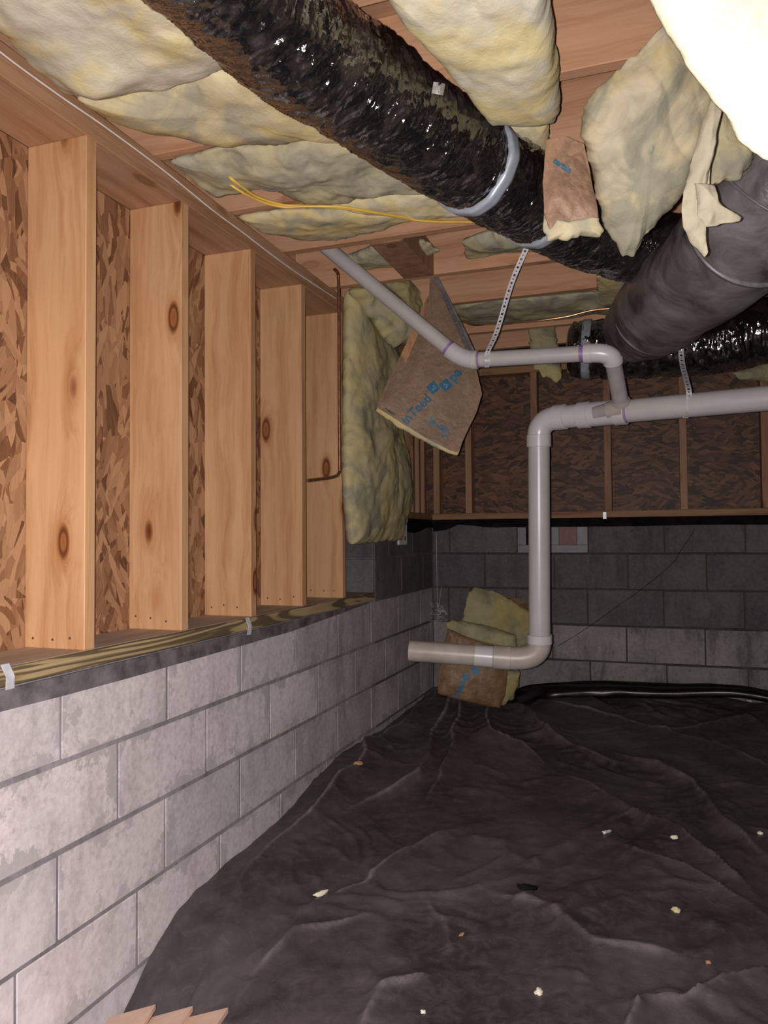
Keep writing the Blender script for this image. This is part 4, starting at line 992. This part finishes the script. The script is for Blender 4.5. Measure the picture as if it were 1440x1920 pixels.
# foundation vent in the top course of the far wall
vt = empty('foundation_vent', (-0.585, BY, 0.095-C)); tag(vt, 'grey foundation vent with dark red flap behind the upright white pipe', 'vent')
x0, x1, zb, zt = -0.784, -0.385, 0.095-C+.004, 0.044
ps = [box_vf(x0, x1, BY-.004, BY+.03, zb, zb+.045, .002), box_vf(x0, x0+.05, BY-.004, BY+.03, zb+.045, zt, .002), box_vf(x1-.06, x1, BY-.004, BY+.03, zb+.045, zt, .002), box_vf(-.64, -.545, BY-.004, BY+.03, zb+.045, zt, .002)]
V, Fc = merge(ps); mk('vent_frame', V, Fc, M['ventf'], vt)
box('vent_flap', -.545, x1-.06, BY-.001, BY+.0015, zb+.045, zt, M['red'], vt, 0.001); box('vent_flap', x0+.05, -.64, BY-.001, BY+.0015, zb+.045, zt, M['blackbit'], vt, 0.001)
# white outlet plate below the tall batt
wp = onX(752, 1006, WX); V, Fc = box_vf(WX, WX+.012, wp[1]-.07, wp[1]+.07, wp[2]-.045, wp[2]+.075, .004); o = mk('cover_plate', V, Fc, M['white'])
tag(o, 'small pale plastic plate on the block wall under the tall yellow batt', 'plate')
for k, dy in enumerate((-.03, .03)): mk('slot', *box_vf(WX+.0115, WX+.0135, wp[1]+dy-.012, wp[1]+dy+.012, wp[2]-.02, wp[2]+.0, .001), M['nail'], o)

# cobweb in the far corner
V = []; Fc = []; r = random.Random(8); cw = onX(822, 1150, WX+.09)
ps = []
for i in range(26):
    c = at(822+r.gauss(0, 7), 1150+r.gauss(0, 8), 4.64); pts = [c+np.array([r.uniform(-.02, .02) for _ in range(3)]) for _ in range(4)]
    ps.append(sweep_vf(smooth_path(pts, 8), 0.0009, 4))
for a0, b0 in (((800, 1164), (840, 1163)), ((818, 1000), (820, 1145)), ((822, 1140), (828, 1100))):
    ps.append(sweep_vf(smooth_path([at(*a0, 4.6), at(*b0, 4.66)], 8), 0.0011, 4))
V, Fc = merge(ps); o = mk('cobweb', V, Fc, M['cobweb']); tag(o, 'tangled dusty cobweb in the far corner of the block walls', 'cobweb', kind='stuff')
# thin crack-like wire on the far wall
line('wire', [onY(1302, 990, BY-.006), onY(1298, 1000, BY-.006), onY(1275, 1035, BY-.006), onY(1262, 1055, BY-.006), onY(1212, 1098, BY-.006), onY(1160, 1135, BY-.006), onY(1100, 1178, BY-.006), onY(1045, 1212, BY-.006)], 0.0013, M['blackbit'], 'thin dark wire sagging diagonally across the far block wall', 'wire')

# ------------------------------------------------------------------ fallen batt on the ground behind the pipe
fbx = empty('fallen_batt', at(900, 1325, 3.7)); tag(fbx, 'folded kraft faced batt slumped on the ground in the far corner', 'insulation')
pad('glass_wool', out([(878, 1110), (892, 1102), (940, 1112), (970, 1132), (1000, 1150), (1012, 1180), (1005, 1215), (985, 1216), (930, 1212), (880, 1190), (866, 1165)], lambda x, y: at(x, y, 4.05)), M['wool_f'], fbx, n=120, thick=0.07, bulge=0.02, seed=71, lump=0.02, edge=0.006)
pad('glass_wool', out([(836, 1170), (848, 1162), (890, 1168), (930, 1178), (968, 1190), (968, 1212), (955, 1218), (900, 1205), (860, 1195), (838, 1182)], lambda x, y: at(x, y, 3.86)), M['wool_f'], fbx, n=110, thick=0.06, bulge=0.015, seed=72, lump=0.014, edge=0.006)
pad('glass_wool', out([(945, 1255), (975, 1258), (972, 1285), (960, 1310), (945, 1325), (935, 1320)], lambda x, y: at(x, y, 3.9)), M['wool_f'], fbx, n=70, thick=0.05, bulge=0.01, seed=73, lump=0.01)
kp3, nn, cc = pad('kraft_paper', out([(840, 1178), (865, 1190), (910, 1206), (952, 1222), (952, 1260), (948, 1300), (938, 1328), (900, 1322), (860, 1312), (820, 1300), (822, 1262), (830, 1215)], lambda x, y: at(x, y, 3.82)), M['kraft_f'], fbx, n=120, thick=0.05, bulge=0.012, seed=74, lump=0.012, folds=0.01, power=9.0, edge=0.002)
tr3 = bvh_of(kp3)
px_quad(tr3, 'printed_square', 874, 1270, 6.5, math.radians(20), M['ink'], fbx); px_quad(tr3, 'printed_square', 891, 1257, 7, math.radians(20), M['ink'], fbx)
text_px(tr3, 'printed_lettering', 'Teed', 862, 1310, math.radians(72), 17, M['ink'], fbx, sx=0.9)
# ridge-backed strip of paper behind the wool
mk('kraft_paper', [at(890, 1100, 4.12), at(1006, 1132, 4.12), at(1008, 1150, 4.14), at(878, 1112, 4.14), at(872, 1165, 4.12), at(882, 1102, 4.1)], [[0, 1, 2, 3], [3, 5, 0], [3, 4, 5]], M['kraft_f'], fbx)

# ------------------------------------------------------------------ slats and litter in front
sl = empty('slat_bundle', at(330, 1915, 1.75)); tag(sl, 'pale overlapping wooden slats leaning at the foot of the near block wall', 'wood')
for i, (xa, xb) in enumerate(((205, 292), (285, 362), (355, 428))):
    a = at(xa, 1912, 1.80-.02*i); b = at(xb, 1893+3*i, 1.80-.02*i); c_ = at(xb-60, 1990, 1.62-.02*i); d_ = at(xa-60, 2000, 1.62-.02*i); up = np.array([0, 0, .006])
    V = [a, b, c_, d_, a+up, b+up*2, c_+up*2, d_+up]; mk('slat', V, [[0, 1, 2, 3], [4, 5, 6, 7], [0, 1, 5, 4], [1, 2, 6, 5], [2, 3, 7, 6], [3, 0, 4, 7]], M['slat'], sl)
def crumb(px, py, size, mat, label, seed, cat='debris', stretch=(1, 1, .6), grp='litter on the plastic sheet'):
    p = onZ(px, py, -1.05)
    for _ in range(6): p = onZ(px, py, floor_z(p[0], p[1])+size*.25)
    b = bmesh.new(); bmesh.ops.create_icosphere(b, subdivisions=3, radius=1)
    V = np.array([v.co[:] for v in b.verts]); V = V*(1+0.45*fbm(V*1.6, seed, 3))[:, None]*np.array(stretch)*size; Fc = [[v.index for v in f.verts] for f in b.faces]; b.free()
    ca = math.cos(seed); sa = math.sin(seed); V = np.stack([V[:, 0]*ca-V[:, 1]*sa, V[:, 0]*sa+V[:, 1]*ca, V[:, 2]], 1)
    o = mk('debris', V+p, Fc, mat, None, smooth=True); tag(o, label, cat, grp)
crumb(604, 1674, .016, M['wool_w'], 'whitish torn scrap on the sheet nearest the block wall', 1, stretch=(1.7, .5, .5))
crumb(1010, 1859, .010, M['wool_w'], 'pale cream crumb lying in the foreground of the sheet', 2)
crumb(793, 1897, .006, M['wool_w'], 'tiny white crumb at the very bottom of the photo', 3)
crumb(1138, 1559, .012, M['zinc'], 'shiny grey sliver beside a dark crease of the sheet', 4, stretch=(1.8, .5, .4))
crumb(1264, 1570, .010, M['wool_w'], 'grey white pebble on the long diagonal crease', 5)
crumb(1426, 1562, .009, M['wool_w'], 'small white pebble close to the right edge of the photo', 6)
crumb(1268, 1706, .011, M['wool_y'], 'yellow fluff tuft in the middle right of the sheet', 7)
crumb(990, 1664, .018, M['blackbit'], 'black curled scrap in the middle of the sheet', 8, stretch=(.5, 1.6, .4))
crumb(866, 1752, .007, M['kraft_o'], 'tiny tan chip on a crease of the sheet', 9, stretch=(.5, 1.5, .5))
crumb(672, 1431, .014, M['kraft_o'], 'brownish chip where the sheet meets the block wall', 10, stretch=(1.4, .6, .5))
crumb(1350, 1318, .020, M['kraft_o'], 'tan scrap by the rolled black edge at the far wall', 11, stretch=(1.6, .6, .4))
crumb(1405, 1314, .010, M['wool_w'], 'small white scrap by the rolled black edge at the far wall', 12, stretch=(1.2, .8, .5))
crumb(1328, 1832-28, .006, M['kraft_o'], 'tiny light speck by the foreground fold', 13)
crumb(1060, 1290, .035, M['dirt'], 'mouldy clod of earth at the foot of the far wall beside the pipe', 14, 'clod', (1.6, .7, .8), 'clods at the far wall')
